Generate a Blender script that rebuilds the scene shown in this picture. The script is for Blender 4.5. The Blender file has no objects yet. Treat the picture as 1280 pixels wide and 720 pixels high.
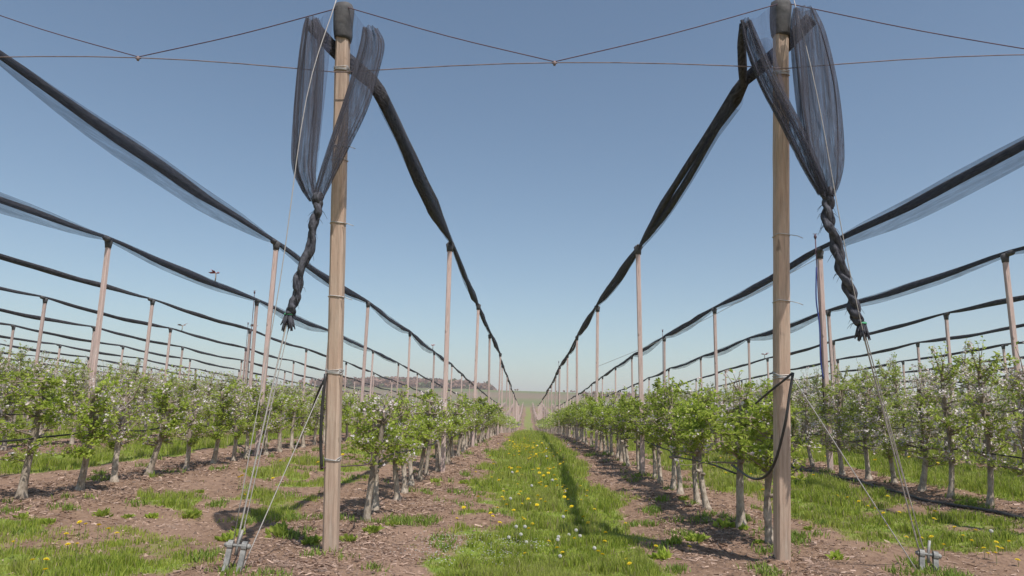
import bpy, math, random
import numpy as np
from mathutils import Vector, Matrix
random.seed(7); rng = np.random.default_rng(11)
SC = bpy.context.scene; COL = SC.collection
R = math.radians

# ------------------------------------------------------------ camera model (a plain camera; also used to know what is in view)
F = 853.0; CH = 1.35
d = np.array([(659-640)/F, -(509-360)/F, 1.0]); d /= np.linalg.norm(d)
rl = R(1.0); u = np.array([math.sin(rl), math.cos(rl), 0.0]); u -= d*u.dot(d); u /= np.linalg.norm(u)
M = np.array([np.cross(u, d), d, u]); CP = np.array([0, 0, CH])
def proj(p):
    c = (np.array(p, float)-CP) @ M
    if c[2] <= 0.1: return (-9999, -9999)
    return (640+F*c[0]/c[2], 360-F*c[1]/c[2])
cd = bpy.data.cameras.new('camera'); cam = bpy.data.objects.new('camera', cd); COL.objects.link(cam)
cd.sensor_width = 36; cd.lens = 36*F/1280; cd.clip_end = 8000; cd.clip_start = 0.05
mw = Matrix.Identity(4)
for i in range(3):
    mw[i][0] = M[i, 0]; mw[i][1] = M[i, 1]; mw[i][2] = -M[i, 2]; mw[i][3] = CP[i]
cam.matrix_world = mw
SC.camera = cam

# ------------------------------------------------------------ noise in numpy
_lat = rng.random((8, 256, 256))
def vnoise(x, y, s, k=0):
    x = np.asarray(x, float)/s+1000.3; y = np.asarray(y, float)/s+1000.7
    xi = np.floor(x).astype(int); yi = np.floor(y).astype(int); fx = x-xi; fy = y-yi
    fx = fx*fx*(3-2*fx); fy = fy*fy*(3-2*fy); L = _lat[k]
    a = L[xi % 256, yi % 256]; b = L[(xi+1) % 256, yi % 256]; c = L[xi % 256, (yi+1) % 256]; e = L[(xi+1) % 256, (yi+1) % 256]
    return (a*(1-fx)+b*fx)*(1-fy)+(c*(1-fx)+e*fx)*fy-0.5
def sstep(a, b, x):
    t = np.clip((np.asarray(x, float)-a)/(b-a), 0, 1); return t*t*(3-2*t)

# ------------------------------------------------------------ terrain
PX = [-2000, -40, -20, -9, -5.4, -3.6, -1.8, -0.8, 0, 1.2, 2.2, 4, 6, 9.9, 20, 40, 2000]
PZ = [.4, .4, .45, .42, .27, .12, .06, 0.0, -.01, -.01, .07, .09, .22, .3, .3, .25, .25]
LY = [-50, 20, 31, 48, 80, 130, 160, 200, 250, 300, 400, 470, 520, 700, 1500, 4000]
LZ = [0, 0, -.12, -.5, -1.6, -2.9, -3.0, -2.2, -.3, 1.3, 8.0, 12.2, 13.6, 12, 0, -40]
def long_z(y): return np.interp(y, LY, LZ)
def terr(x, y):
    x = np.asarray(x, float); y = np.asarray(y, float)
    z = np.interp(x, PX, PZ)*(1-sstep(60, 200, y)) + long_z(y)
    hill = np.clip(1-(np.abs((x+92)/66))**3.0, 0, 1)*sstep(430, 600, y)*(1-sstep(650, 1100, y))
    z = z+5.0*hill
    z = z+vnoise(x, y, 90, 3)*2.0*sstep(330, 600, y)
    z = z+(vnoise(x, y, .9, 1)*.05+vnoise(x, y, .25, 2)*.03+vnoise(x, y, .09, 4)*.014)*(1-sstep(25, 60, y))
    for cx, cy in ((-1.68, 6.18), (2.24, 6.32)): z = z+.05*np.exp(-((x-cx)**2+(y-cy)**2)/.03)
    return z
ROWL = [-1.70-3.70*k for k in range(16)]
ROWR = [2.25+3.82*k for k in range(11)]

def grassmask(x, y):
    x = np.asarray(x, float); y = np.asarray(y, float)
    e = vnoise(x, y, .5, 5)*.5+vnoise(x, y, 1.7, 6)*.5+vnoise(x, y, .17, 7)*.3
    def band(c, h, s=.22): return 1-sstep(h-s, h+s, np.abs(x-c)+e*.8)
    m = band(.27, 1.05)*.95
    m = m*(1-.95*(1-sstep(.22, .42, np.hypot((x+.42), (y-8.6)*.42)+e*.25)))
    m = m*(1-.45*sstep(.1, .3, e+.05)*(1-sstep(.15, .4, np.abs(x+.3)))*sstep(6.5, 8, y))
    # alley left of the first row : patchy
    p = band(-3.75, .95, .3)*sstep(.06, .26, vnoise(x, y, .8, 0)+vnoise(x, y, .3, 2)*.7+.10*sstep(9, 16, y))*sstep(7.0, 8.3, y)
    m = np.maximum(m, p*.9)
    q = (1-sstep(.0, .5, np.maximum(np.abs(x+5.2)-2.05, 0)+np.maximum(y-6.35, 0)*1.6+e*.9))
    m = np.maximum(m, q)
    # alley right of the first row
    m = np.maximum(m, band(4.35, 1.0, .3)*sstep(6.1, 6.9, y-e)*(.30+.65*sstep(-.22, .16, vnoise(x, y, .55, 1)+vnoise(x, y, .2, 6)*.6+.10*sstep(6, 9, y))))
    m = np.maximum(m, band(3.6, .5, .3)*sstep(6.9, 7.6, y)*sstep(-.05, .15, e)*.8)
    m = np.maximum(m, band(8.1, 1.3)); m = np.maximum(m, band(-7.4, .65)*sstep(8, 10, y))
    for k in range(2, 15): m = np.maximum(m, band(ROWL[k]-1.85, .8))
    m = m*(1-(.45*(np.abs(x) > 2.2)+.12)*sstep(.0, .3, vnoise(x, y, 1.1, 4)+e*.3))
    for k in range(2, 10): m = np.maximum(m, band(ROWR[k]+1.9, 1.2))
    m = m*(1-.8*(x > 3.0)*(1-sstep(6.2, 6.8, y-.25*(x-3.6))))
    return np.clip(m*(1-.45*sstep(55, 110, y)), 0, 1)

# ------------------------------------------------------------ mesh helpers
def mesh_np(name, V, quads=None, tris=None, mats=(), col=None, smooth=True, midx=None):
    V = np.asarray(V, np.float32); me = bpy.data.meshes.new(name)
    q = np.asarray(quads if quads is not None else np.zeros((0, 4)), np.int32).reshape(-1, 4)
    t = np.asarray(tris if tris is not None else np.zeros((0, 3)), np.int32).reshape(-1, 3)
    me.vertices.add(len(V)); me.vertices.foreach_set('co', V.ravel())
    me.loops.add(q.size+t.size); me.loops.foreach_set('vertex_index', np.concatenate([q.ravel(), t.ravel()]))
    n = len(q)+len(t); me.polygons.add(n)
    st = np.concatenate([np.arange(len(q))*4, q.size+np.arange(len(t))*3]).astype(np.int32)
    me.polygons.foreach_set('loop_start', st)
    me.polygons.foreach_set('use_smooth', np.full(n, smooth))
    if midx is not None: me.polygons.foreach_set('material_index', np.asarray(midx, np.int32))
    for m in mats: me.materials.append(m)
    if col is not None:
        a = me.color_attributes.new('tint', 'FLOAT_COLOR', 'POINT')
        c = np.ones((len(V), 4), np.float32); col = np.asarray(col); c[:, :col.shape[1]] = col
        a.data.foreach_set('color', c.ravel())
    me.update(calc_edges=True); me.validate()
    return me
def link(name, me, parent=None, loc=(0, 0, 0)):
    o = bpy.data.objects.new(name, me); COL.objects.link(o); o.location = loc
    if parent: o.parent = parent
    return o
def tag(o, label=None, cat=None, group=None, kind=None):
    if label: o['label'] = label
    if cat: o['category'] = cat
    if group: o['group'] = group
    if kind: o['kind'] = kind
    return o
def empty(name, loc, label, cat, group=None):
    o = bpy.data.objects.new(name, None); COL.objects.link(o); o.location = loc; o.empty_display_size = .1
    return tag(o, label, cat, group)
class MB:
    def __init__(s): s.V = []; s.Q = []; s.T = []
    def add(s, V, Q=(), T=()):
        b = len(s.V); s.V += [tuple(v) for v in V]
        s.Q += [tuple(b+i for i in f) for f in Q]; s.T += [tuple(b+i for i in f) for f in T]
    def tube(s, pts, rad, n=8, rad2=None, pleat=0, pk=5, cap=True, roll=None, side=None):
        P = [Vector(p) for p in pts]; k = len(P); V = []
        for i in range(k):
            t = (P[min(i+1, k-1)]-P[max(i-1, 0)])
            t = t.normalized() if t.length > 1e-9 else Vector((0, 0, 1))
            ref = Vector(side) if side else (Vector((0, 0, 1)) if abs(t.z) < .85 else Vector((0, 1, 0)))
            a = t.cross(ref).normalized(); b = a.cross(t).normalized()
            r = rad[i] if hasattr(rad, '__len__') else rad
            r2 = (rad2[i] if hasattr(rad2, '__len__') else rad2) if rad2 is not None else r
            ro = roll[i] if roll is not None else 0
            for j in range(n):
                th = 2*math.pi*j/n; pl = 1+pleat*math.sin(pk*th+i*.35)+pleat*.5*math.sin((pk*2+1)*th-i*.8)
                c, sn = math.cos(th)*r*pl, math.sin(th)*r2*pl
                c, sn = c*math.cos(ro)-sn*math.sin(ro), c*math.sin(ro)+sn*math.cos(ro)
                V.append(P[i]+a*c+b*sn)
        Q = [(i*n+j, i*n+(j+1) % n, (i+1)*n+(j+1) % n, (i+1)*n+j) for i in range(k-1) for j in range(n)]
        T = []
        if cap:
            V.append(P[0]); V.append(P[-1]); c0 = k*n
            T = [(c0, (j+1) % n, j) for j in range(n)]+[(c0+1, (k-1)*n+j, (k-1)*n+(j+1) % n) for j in range(n)]
        s.add(V, Q, T)
    def box(s, c, sz, M3=None):
        x, y, z = [v/2 for v in sz]; V = [Vector((a*x, b*y, e*z)) for a in (-1, 1) for b in (-1, 1) for e in (-1, 1)]
        if M3: V = [M3 @ v for v in V]
        V = [v+Vector(c) for v in V]
        s.add(V, [(0, 1, 3, 2), (4, 6, 7, 5), (0, 4, 5, 1), (2, 3, 7, 6), (0, 2, 6, 4), (1, 5, 7, 3)])
    def mesh(s, name, mat, smooth=True):
        return mesh_np(name, s.V, s.Q if s.Q else None, s.T if s.T else None, [mat], smooth=smooth)
def curve_pts(ctrl, n=24):
    P = [np.array(p, float) for p in ctrl]; P = [2*P[0]-P[1]]+P+[2*P[-1]-P[-2]]; out = []
    m = len(P)-3
    for s in range(m):
        a, b, c, e = P[s:s+4]; k = max(2, n//m)
        for i in range(k):
            t = i/k; out.append(tuple(.5*((2*b)+(-a+c)*t+(2*a-5*b+4*c-e)*t*t+(-a+3*b-3*c+e)*t**3)))
    out.append(tuple(P[-2])); return out

# ------------------------------------------------------------ materials
def newmat(name):
    m = bpy.data.materials.new(name); m.use_nodes = True; nt = m.node_tree
    for n in list(nt.nodes): nt.nodes.remove(n)
    out = nt.nodes.new('ShaderNodeOutputMaterial'); return m, nt, out
def N(nt, t, **k):
    n = nt.nodes.new(t)
    for a, v in k.items(): setattr(n, a, v)
    return n
def ramp(nt, fac, stops):
    r = N(nt, 'ShaderNodeValToRGB'); el = r.color_ramp.elements
    el[0].position, el[0].color = stops[0][0], (*stops[0][1], 1); el[1].position, el[1].color = stops[1][0], (*stops[1][1], 1)
    for p, c in stops[2:]:
        e = el.new(p); e.color = (*c, 1)
    nt.links.new(fac, r.inputs[0]); return r.outputs[0]
def noise(nt, scale, detail=4, rough=.55, vec=None, stretch=None, coord='Object'):
    tc = N(nt, 'ShaderNodeTexCoord'); v = tc.outputs[coord] if vec is None else vec
    if stretch:
        mp = N(nt, 'ShaderNodeMapping'); mp.inputs['Scale'].default_value = stretch; nt.links.new(v, mp.inputs[0]); v = mp.outputs[0]
    n = N(nt, 'ShaderNodeTexNoise'); n.inputs['Scale'].default_value = scale; n.inputs['Detail'].default_value = detail; n.inputs['Roughness'].default_value = rough
    nt.links.new(v, n.inputs['Vector']); return n.outputs['Fac']
def mixc(nt, f, a, b, mode='MIX'):
    m = N(nt, 'ShaderNodeMix', data_type='RGBA', blend_type=mode)
    for s, v in ((m.inputs[0], f), (m.inputs[6], a), (m.inputs[7], b)):
        if isinstance(v, (int, float)): s.default_value = v
        elif isinstance(v, tuple): s.default_value = (*v, 1)
        else: nt.links.new(v, s)
    return m.outputs[2]
def bump(nt, h, st=.4, dist=.01):
    b = N(nt, 'ShaderNodeBump'); b.inputs['Strength'].default_value = st; b.inputs['Distance'].default_value = dist
    nt.links.new(h, b.inputs['Height']); return b.outputs[0]
def prin(nt, out, col, rough=.8, nrm=None, metal=0, spec=.3):
    p = N(nt, 'ShaderNodeBsdfPrincipled'); p.inputs['Roughness'].default_value = rough; p.inputs['Metallic'].default_value = metal
    p.inputs['Specular IOR Level'].default_value = spec
    if isinstance(col, tuple): p.inputs['Base Color'].default_value = (*col, 1)
    else: nt.links.new(col, p.inputs['Base Color'])
    if nrm is not None: nt.links.new(nrm, p.inputs['Normal'])
    if out: nt.links.new(p.outputs[0], out.inputs[0])
    return p
def simple(name, c1, c2, scale, rough=.8, stretch=None, bst=.4, bd=.005, metal=0, spec=.3):
    m, nt, out = newmat(name); f = noise(nt, scale, 5, .6, stretch=stretch)
    prin(nt, out, ramp(nt, f, [(.3, c1), (.7, c2)]), rough, bump(nt, f, bst, bd), metal, spec); return m
def leafmat(name, c1, c2, trans=.45, tint=False, rnd=True):
    m, nt, out = newmat(name)
    g = N(nt, 'ShaderNodeNewGeometry'); col = ramp(nt, g.outputs['Random Per Island'], [(0, c1), (1, c2)])
    if tint:
        a = N(nt, 'ShaderNodeVertexColor', layer_name='tint'); col = a.outputs[0]
    if rnd:
        oi = N(nt, 'ShaderNodeObjectInfo'); hs = N(nt, 'ShaderNodeHueSaturation')
        mr = N(nt, 'ShaderNodeMapRange'); mr.inputs[3].default_value = .8; mr.inputs[4].default_value = 1.15
        nt.links.new(oi.outputs['Random'], mr.inputs[0]); nt.links.new(mr.outputs[0], hs.inputs['Value']); nt.links.new(col, hs.inputs['Color']); col = hs.outputs[0]
    p = prin(nt, None, col, .55, spec=.35); t = N(nt, 'ShaderNodeBsdfTranslucent'); nt.links.new(col, t.inputs[0])
    mx = N(nt, 'ShaderNodeMixShader'); mx.inputs[0].default_value = trans
    nt.links.new(p.outputs[0], mx.inputs[1]); nt.links.new(t.outputs[0], mx.inputs[2]); nt.links.new(mx.outputs[0], out.inputs[0]); return m

m_leaf = leafmat('spring_leaf', (.26, .36, .04), (.60, .68, .14), .58)
m_leaf2 = leafmat('dull_leaf', (.26, .35, .05), (.58, .65, .15), .56)
m_petal = leafmat('petal', (.62, .50, .51), (.80, .75, .73), .3, rnd=False)
m_far = leafmat('far_foliage', (.1, .1, .1), (.1, .1, .1), .35, tint=True, rnd=False)
m_grass = leafmat('grass_blade', (.1, .1, .1), (.1, .1, .1), .4, tint=True, rnd=False)
m_chip = leafmat('wood_chip', (.1, .1, .1), (.1, .1, .1), 0.0, tint=True, rnd=False)
m_yel = leafmat('dandelion_yellow', (.75, .55, .02), (.85, .68, .03), .2, rnd=False)
m_seed = leafmat('seed_head', (.78, .76, .72), (.88, .86, .82), .35, rnd=False)
m_stem = leafmat('stem', (.20, .26, .08), (.26, .30, .10), .2, rnd=False)
m_twig = simple('twig_bark', (.20, .15, .115), (.42, .34, .27), 30, .9)
m_wire = simple('galvanised_wire', (.42, .40, .38), (.55, .52, .50), 20, .5, metal=.3)
m_rope = simple('pale_cord', (.34, .31, .29), (.50, .46, .43), 60, .8)
m_cable = simple('rusty_cable', (.13, .09, .09), (.28, .21, .20), 12, .7)
m_dcable = simple('dark_cable', (.07, .04, .06), (.14, .08, .09), 12, .7)
m_steel = simple('galvanised_steel', (.17, .17, .165), (.40, .385, .36), 25, .65, metal=.3)
m_hose = simple('black_hose', (.02, .02, .02), (.05, .045, .045), 10, .5, spec=.5)
m_blue = simple('blue_hose', (.03, .05, .20), (.05, .08, .28), 10, .5)
m_core = simple('net_roll', (.018, .018, .022), (.10, .095, .105), 6, .85, stretch=(9, 1.2, 9), bst=1.0, bd=.03, spec=.15)
m_tail = simple('net_twist', (.022, .022, .028), (.13, .13, .15), 28, .9, stretch=(1, 1, .5), bst=1.0, bd=.02, spec=.1)
m_capm = simple('grey_cap', (.05, .05, .052), (.13, .12, .12), 9, .7, bst=.6, bd=.02)
m_green = simple('green_twine', (.08, .35, .18), (.12, .45, .25), 9, .7)
m_red = simple('faded_red', (.35, .06, .07), (.55, .22, .22), 30, .7)
m_tan = simple('brown_scrap', (.22, .13, .11), (.40, .28, .24), 30, .7)

def woodmat(name, tones, scale=1.0):
    m, nt, out = newmat(name)
    g = noise(nt, 9*scale, 6, .65, stretch=(5, 5, .35)); b = noise(nt, 1.7, 4, .6, stretch=(1, 1, .8)); fi = noise(nt, 60, 4, .6, stretch=(2, 2, .12))
    col = ramp(nt, g, [(.25, tones[0]), (.5, tones[1]), (.72, tones[2])])
    col = mixc(nt, ramp(nt, b, [(.42, (0, 0, 0)), (.62, (.55, .55, .55))]), col, tones[3])
    cr = noise(nt, 34, 5, .7, stretch=(2.4, 2.4, .06)); col = mixc(nt, ramp(nt, cr, [(.60, (0, 0, 0)), (.68, (.75, .75, .75))]), col, tuple(.35*v for v in tones[0]))
    kn = noise(nt, 7, 2, .4, stretch=(1.6, 1.6, .8)); col = mixc(nt, ramp(nt, kn, [(.70, (0, 0, 0)), (.76, (.7, .7, .7))]), col, tuple(.5*v for v in tones[0]))
    st = noise(nt, 2.2, 5, .7, stretch=(3, 3, .5)); col = mixc(nt, ramp(nt, st, [(.52, (0, 0, 0)), (.72, (.5, .5, .5))]), col, (.24, .20, .17))
    oi = N(nt, 'ShaderNodeObjectInfo'); mr = N(nt, 'ShaderNodeMapRange'); mr.inputs[3].default_value = .82; mr.inputs[4].default_value = 1.12
    nt.links.new(oi.outputs['Random'], mr.inputs[0]); hs = N(nt, 'ShaderNodeHueSaturation'); nt.links.new(mr.outputs[0], hs.inputs['Value']); nt.links.new(col, hs.inputs['Color'])
    prin(nt, out, hs.outputs[0], .85, bump(nt, fi, .55, .006)); return m
m_post = woodmat('weathered_post', [(.32, .22, .165), (.50, .37, .285), (.60, .48, .38), (.52, .35, .26)])
m_post2 = woodmat('trellis_post', [(.44, .31, .27), (.56, .43, .39), (.68, .58, .54), (.54, .37, .33)])
def trunkmat():
    m, nt, out = newmat('apple_bark'); f = noise(nt, 26, 6, .65, stretch=(1, 1, .5)); b = noise(nt, 5, 4, .6)
    tc = N(nt, 'ShaderNodeTexCoord'); sx = N(nt, 'ShaderNodeSeparateXYZ'); nt.links.new(tc.outputs['Object'], sx.inputs[0])
    col = ramp(nt, f, [(.30, (.15, .11, .08)), (.45, (.40, .33, .26)), (.7, (.60, .51, .42))])
    col = mixc(nt, ramp(nt, b, [(.45, (0, 0, 0)), (.62, (.8, .8, .8))]), col, (.19, .145, .11))
    ad = N(nt, 'ShaderNodeMath', operation='MULTIPLY_ADD'); nt.links.new(b, ad.inputs[0]); ad.inputs[1].default_value = .9; nt.links.new(sx.outputs[2], ad.inputs[2])
    col = mixc(nt, ramp(nt, ad.outputs[0], [(.9, (0, 0, 0)), (1.3, (.55, .55, .55))]), col, (.17, .13, .10))
    prin(nt, out, col, .9, bump(nt, f, .8, .012)); return m
m_bark = trunkmat()
def veilmat(name, op_lo, op_hi, c, stretch):
    m, nt, out = newmat(name); f = noise(nt, 6, 5, .7, stretch=stretch)
    mr = N(nt, 'ShaderNodeMapRange'); mr.inputs[1].default_value = .36; mr.inputs[2].default_value = .66; mr.inputs[3].default_value = op_lo; mr.inputs[4].default_value = op_hi
    nt.links.new(f, mr.inputs[0]); p = prin(nt, None, c, .8, spec=.2); t = N(nt, 'ShaderNodeBsdfTransparent')
    mx = N(nt, 'ShaderNodeMixShader'); nt.links.new(mr.outputs[0], mx.inputs[0]); nt.links.new(t.outputs[0], mx.inputs[1]); nt.links.new(p.outputs[0], mx.inputs[2]); nt.links.new(mx.outputs[0], out.inputs[0]); return m
m_veil = veilmat('hail_net_mesh', .15, .42, (.06, .075, .11), (3, .15, 3))
m_drape = veilmat('draped_net_mesh', .26, .88, (.07, .07, .09), (9, 9, .12))
m_fold = veilmat('net_fold', .45, .85, (.075, .07, .085), (3, 3, .3))
m_web = veilmat('stretched_net_mesh', .12, .35, (.07, .08, .13), (3, 3, .4))

# ground material : soil / grass base by the 'tint' attribute (r = grass, g = far field kind)
def groundmat():
    m, nt, out = newmat('orchard_ground'); a = N(nt, 'ShaderNodeVertexColor', layer_name='tint'); sp = N(nt, 'ShaderNodeSeparateColor'); nt.links.new(a.outputs[0], sp.inputs[0])
    n1 = noise(nt, 1.3, 6, .65); n2 = noise(nt, 16, 6, .7, stretch=(1, .35, 1)); n3 = noise(nt, 70, 4, .7, stretch=(.6, 1, 1)); n4 = noise(nt, 5, 5, .7)
    soil = ramp(nt, n2, [(.30, (.10, .058, .038)), (.48, (.235, .150, .100)), (.70, (.37, .245, .17))])
    soil = mixc(nt, ramp(nt, n1, [(.4, (0, 0, 0)), (.65, (.7, .7, .7))]), soil, (.27, .172, .122))
    soil = mixc(nt, ramp(nt, noise(nt, .45, 3, .5, stretch=(2.2, .25, 1)), [(.45, (0, 0, 0)), (.7, (.6, .6, .6))]), soil, (.38, .25, .185))
    soil = mixc(nt, ramp(nt, n3, [(.5, (0, 0, 0)), (.68, (.6, .6, .6))]), soil, (.14, .085, .064))
    gr = ramp(nt, n4, [(.3, (.13, .19, .03)), (.5, (.21, .27, .05)), (.72, (.27, .22, .12))])
    ad = N(nt, 'ShaderNodeMath', operation='MULTIPLY_ADD'); nt.links.new(n2, ad.inputs[0]); ad.inputs[1].default_value = .7; nt.links.new(sp.outputs[0], ad.inputs[2])
    gm = ramp(nt, ad.outputs[0], [(.62, (0, 0, 0)), (.95, (1, 1, 1))])
    col = mixc(nt, gm, soil, gr)
    # far fields : bands of crop, fallow and wooded slope
    tc = N(nt, 'ShaderNodeTexCoord'); sx = N(nt, 'ShaderNodeSeparateXYZ'); nt.links.new(tc.outputs['Object'], sx.inputs[0])
    fn = noise(nt, .02, 4, .6); ay = N(nt, 'ShaderNodeMath', operation='MULTIPLY_ADD'); nt.links.new(fn, ay.inputs[0]); ay.inputs[1].default_value = 60; nt.links.new(sx.outputs[1], ay.inputs[2])
    mr = N(nt, 'ShaderNodeMapRange'); mr.inputs[1].default_value = 280; mr.inputs[2].default_value = 680; nt.links.new(ay.outputs[0], mr.inputs[0])
    fld = ramp(nt, mr.outputs[0], [(0, (.16, .14, .06)), (.12, (.27, .19, .14)), (.22, (.14, .20, .05)), (.32, (.28, .19, .15)), (.42, (.24, .17, .13)), (.5, (.13, .18, .05)), (.62, (.17, .24, .06)), (.8, (.10, .15, .05))])
    fld = mixc(nt, noise(nt, .3, 4, .6), fld, (.15, .14, .08))
    col = mixc(nt, sp.outputs[1], col, fld)
    col = mixc(nt, sp.outputs[2], col, ramp(nt, noise(nt, .12, 5, .7), [(.35, (.075, .06, .045)), (.55, (.15, .105, .085)), (.7, (.10, .12, .045))]))
    h = mixc(nt, .5, n2, n3); prin(nt, out, col, .95, bump(nt, h, .9, .02), spec=.15); return m
m_ground = groundmat()

# ------------------------------------------------------------ ground
def axis(lo, hi, step, far_lo, far_hi, g=1.18):
    a = list(np.arange(lo, hi+1e-6, step)); s = step; x = lo
    pre = []
    while x > far_lo: s = min(s*g, 60); x -= s; pre.append(x)
    s = step; x = hi; post = []
    while x < far_hi: s = min(s*g, 60); x += s; post.append(x)
    return np.array(pre[::-1]+a+post)
ax = axis(-11, 11, .09, -2600, 2600); ay_ = axis(3, 26, .09, -300, 3600, 1.06)
GX, GY = np.meshgrid(ax, ay_, indexing='xy'); GZ = terr(GX, GY)
ny, nx = GX.shape; idx = np.arange(nx*ny).reshape(ny, nx)
Q = np.stack([idx[:-1, :-1], idx[:-1, 1:], idx[1:, 1:], idx[1:, :-1]], -1).reshape(-1, 4)
gm = grassmask(GX, GY); farm = sstep(285, 310, GY)
wood = np.clip(1-(np.abs((GX+92)/64))**4, 0, 1)*sstep(455, 520, GY)
colr = np.stack([gm.ravel(), farm.ravel(), sstep(.1, .4, wood).ravel()], 1)
me = mesh_np('ground', np.stack([GX.ravel(), GY.ravel(), GZ.ravel()], 1), Q, None, [m_ground], colr)
tag(link('ground', me), kind='structure')

# ------------------------------------------------------------ sample points on visible ground
def sample(rho0, ymax, n_ref=6.0, seed=1, ymin=4.0, xpad=1.8):
    r = np.random.default_rng(seed); out = []
    y = ymin
    while y < ymax:
        dy = max(.3, y*.06); w0 = -(.80*y+xpad); w1 = (.76*y+xpad)
        rho = rho0*min(1, (n_ref/y)**2); n = int((w1-w0)*dy*rho)
        out.append(np.stack([r.uniform(w0, w1, n), r.uniform(y, y+dy, n)], 1)); y += dy
    return np.concatenate(out)

# ------------------------------------------------------------ grass
def build_blades(P, h, w, col, name, label, mat=m_grass, lean=.5, seed=5):
    r = np.random.default_rng(seed); n = len(P); z = terr(P[:, 0], P[:, 1])-.005
    a = r.uniform(0, 2*np.pi, n); b = r.uniform(0, 2*np.pi, n); l = r.random(n)**1.0*lean*h
    wx, wy = np.cos(a)*w/2, np.sin(a)*w/2; lx, ly = np.cos(b)*l, np.sin(b)*l
    V = np.zeros((n, 5, 3))
    V[:, 0] = np.stack([P[:, 0]-wx, P[:, 1]-wy, z], 1); V[:, 1] = np.stack([P[:, 0]+wx, P[:, 1]+wy, z], 1)
    V[:, 2] = np.stack([P[:, 0]+wx*.8+lx*.35, P[:, 1]+wy*.8+ly*.35, z+h*.55], 1); V[:, 3] = np.stack([P[:, 0]-wx*.8+lx*.35, P[:, 1]-wy*.8+ly*.35, z+h*.55], 1)
    V[:, 4] = np.stack([P[:, 0]+lx, P[:, 1]+ly, z+h*.95], 1)
    i = np.arange(n)[:, None]*5; Q = i+np.array([[0, 1, 2, 3]]); T = i+np.array([[3, 2, 4]])
    C = np.repeat(col, 5, axis=0)
    return tag(link(name, mesh_np(name, V.reshape(-1, 3), Q, T, [mat], C)), label, name.replace('_', ' '), None, 'stuff')
P = sample(8500, 60, seed=3); g = grassmask(P[:, 0], P[:, 1])
clump = vnoise(P[:, 0], P[:, 1], .22, 3)+vnoise(P[:, 0], P[:, 1], .08, 5)*.8
keep = rng.random(len(P)) < np.clip(g*.85+clump*1.1*g-.08, 0, 1); P = P[keep]; g = g[keep]; clump = clump[keep]
sc = (np.maximum(P[:, 1], 6)/6)**.6
tall = sstep(-.05, .35, clump+.4*vnoise(P[:, 0], P[:, 1], 1.2, 1)+.15*(P[:, 1] < 6.6)-.08*np.abs(P[:, 0]-.5)/1.0*(np.abs(P[:, 0]) < 2))
h = (.018+.085*tall*g+.018*rng.random(len(P)))*sc; w = (.0055+.004*rng.random(len(P)))*sc
t = rng.random(len(P))[:, None]; yl = sstep(.0, .5, vnoise(P[:, 0], P[:, 1], .7, 6)+.25*rng.random(len(P)))[:, None]
c = np.array([[.18, .26, .03]])*(1-t)+np.array([[.47, .52, .09]])*t
c = c*(1-.55*yl)+np.array([[.42, .44, .11]])*.55*yl
dry = (rng.random(len(P)) < .10)[:, None]; c = np.where(dry, np.array([[.46, .38, .22]])*(.7+.4*t), c)
build_blades(P, h, w, c, 'grass', 'green mown grass with taller tufts growing in the alleys between tree rows')
# scattered sprigs on the bare soil
P = sample(260, 30, seed=8); g = grassmask(P[:, 0], P[:, 1]); s1 = vnoise(P[:, 0], P[:, 1], .35, 2)
P = P[(g < .4) & (s1 > .30)]
ctr = np.repeat(P, 9, axis=0)+rng.normal(0, .04, (len(P)*9, 2)); sc = (np.maximum(ctr[:, 1], 6)/6)**.5; n = len(ctr); t = rng.random(n)[:, None]
build_blades(ctr, (.03+.05*rng.random(n))*sc, .011*sc, np.array([[.16, .25, .04]])*(1-t)+np.array([[.30, .38, .07]])*t, 'weeds', 'small green weed sprigs scattered over the bare brown soil', lean=.9)

# ------------------------------------------------------------ mulch
def flakes(P, L, W, ang, col, name, label, thick=.006, seed=4):
    r = np.random.default_rng(seed); n = len(P); z = terr(P[:, 0], P[:, 1])+r.random(n)*.012+.001
    ca, sa = np.cos(ang), np.sin(ang); tilt = r.normal(0, .16, n)*L
    V = np.zeros((n, 4, 3)); ex = np.stack([ca*L/2, sa*L/2, tilt/2], 1); ey = np.stack([-sa*W/2, ca*W/2, r.normal(0, .3, n)*W], 1); c = np.stack([P[:, 0], P[:, 1], z+np.abs(tilt)/2], 1)
    V[:, 0] = c-ex-ey*.7; V[:, 1] = c+ex-ey; V[:, 2] = c+ex*.9+ey; V[:, 3] = c-ex+ey*.8
    i = np.arange(n)[:, None]*4
    return tag(link(name, mesh_np(name, V.reshape(-1, 3), i+np.array([[0, 1, 2, 3]]), None, [m_chip], np.repeat(col, 4, axis=0), smooth=False)), label, 'mulch', None, 'stuff')
P = sample(2600, 40, seed=12); g = grassmask(P[:, 0], P[:, 1])
rowd = np.min(np.abs(P[:, 0][:, None]-np.array(ROWL+ROWR)[None, :]), axis=1); dens = (.22+.78*(1-sstep(.5, 1.0, rowd)))*np.clip(1.1-g, .0, 1)*(.6+vnoise(P[:, 0], P[:, 1], .5, 0))
P = P[rng.random(len(P)) < dens]; n = len(P); sc = (np.maximum(P[:, 1], 6)/6)**.6
L = (.010+.070*rng.random(n)**3.4)*sc; W = (.0035+.007*rng.random(n))*sc; t = rng.random(n)[:, None]; t2 = rng.random(n)[:, None]
c = np.array([[.10, .06, .045]])*(1-t)+np.array([[.50, .345, .265]])*t; c = c*(.75+.4*t2)
near = P[:, 1] < 7.2
ang = np.where(near, rng.normal(0.1, .7, n), rng.uniform(0, np.pi, n))
flakes(P, L, W, ang, c, 'mulch', 'brown bark chips and prunings strewn over the soil under the tree rows')

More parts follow.
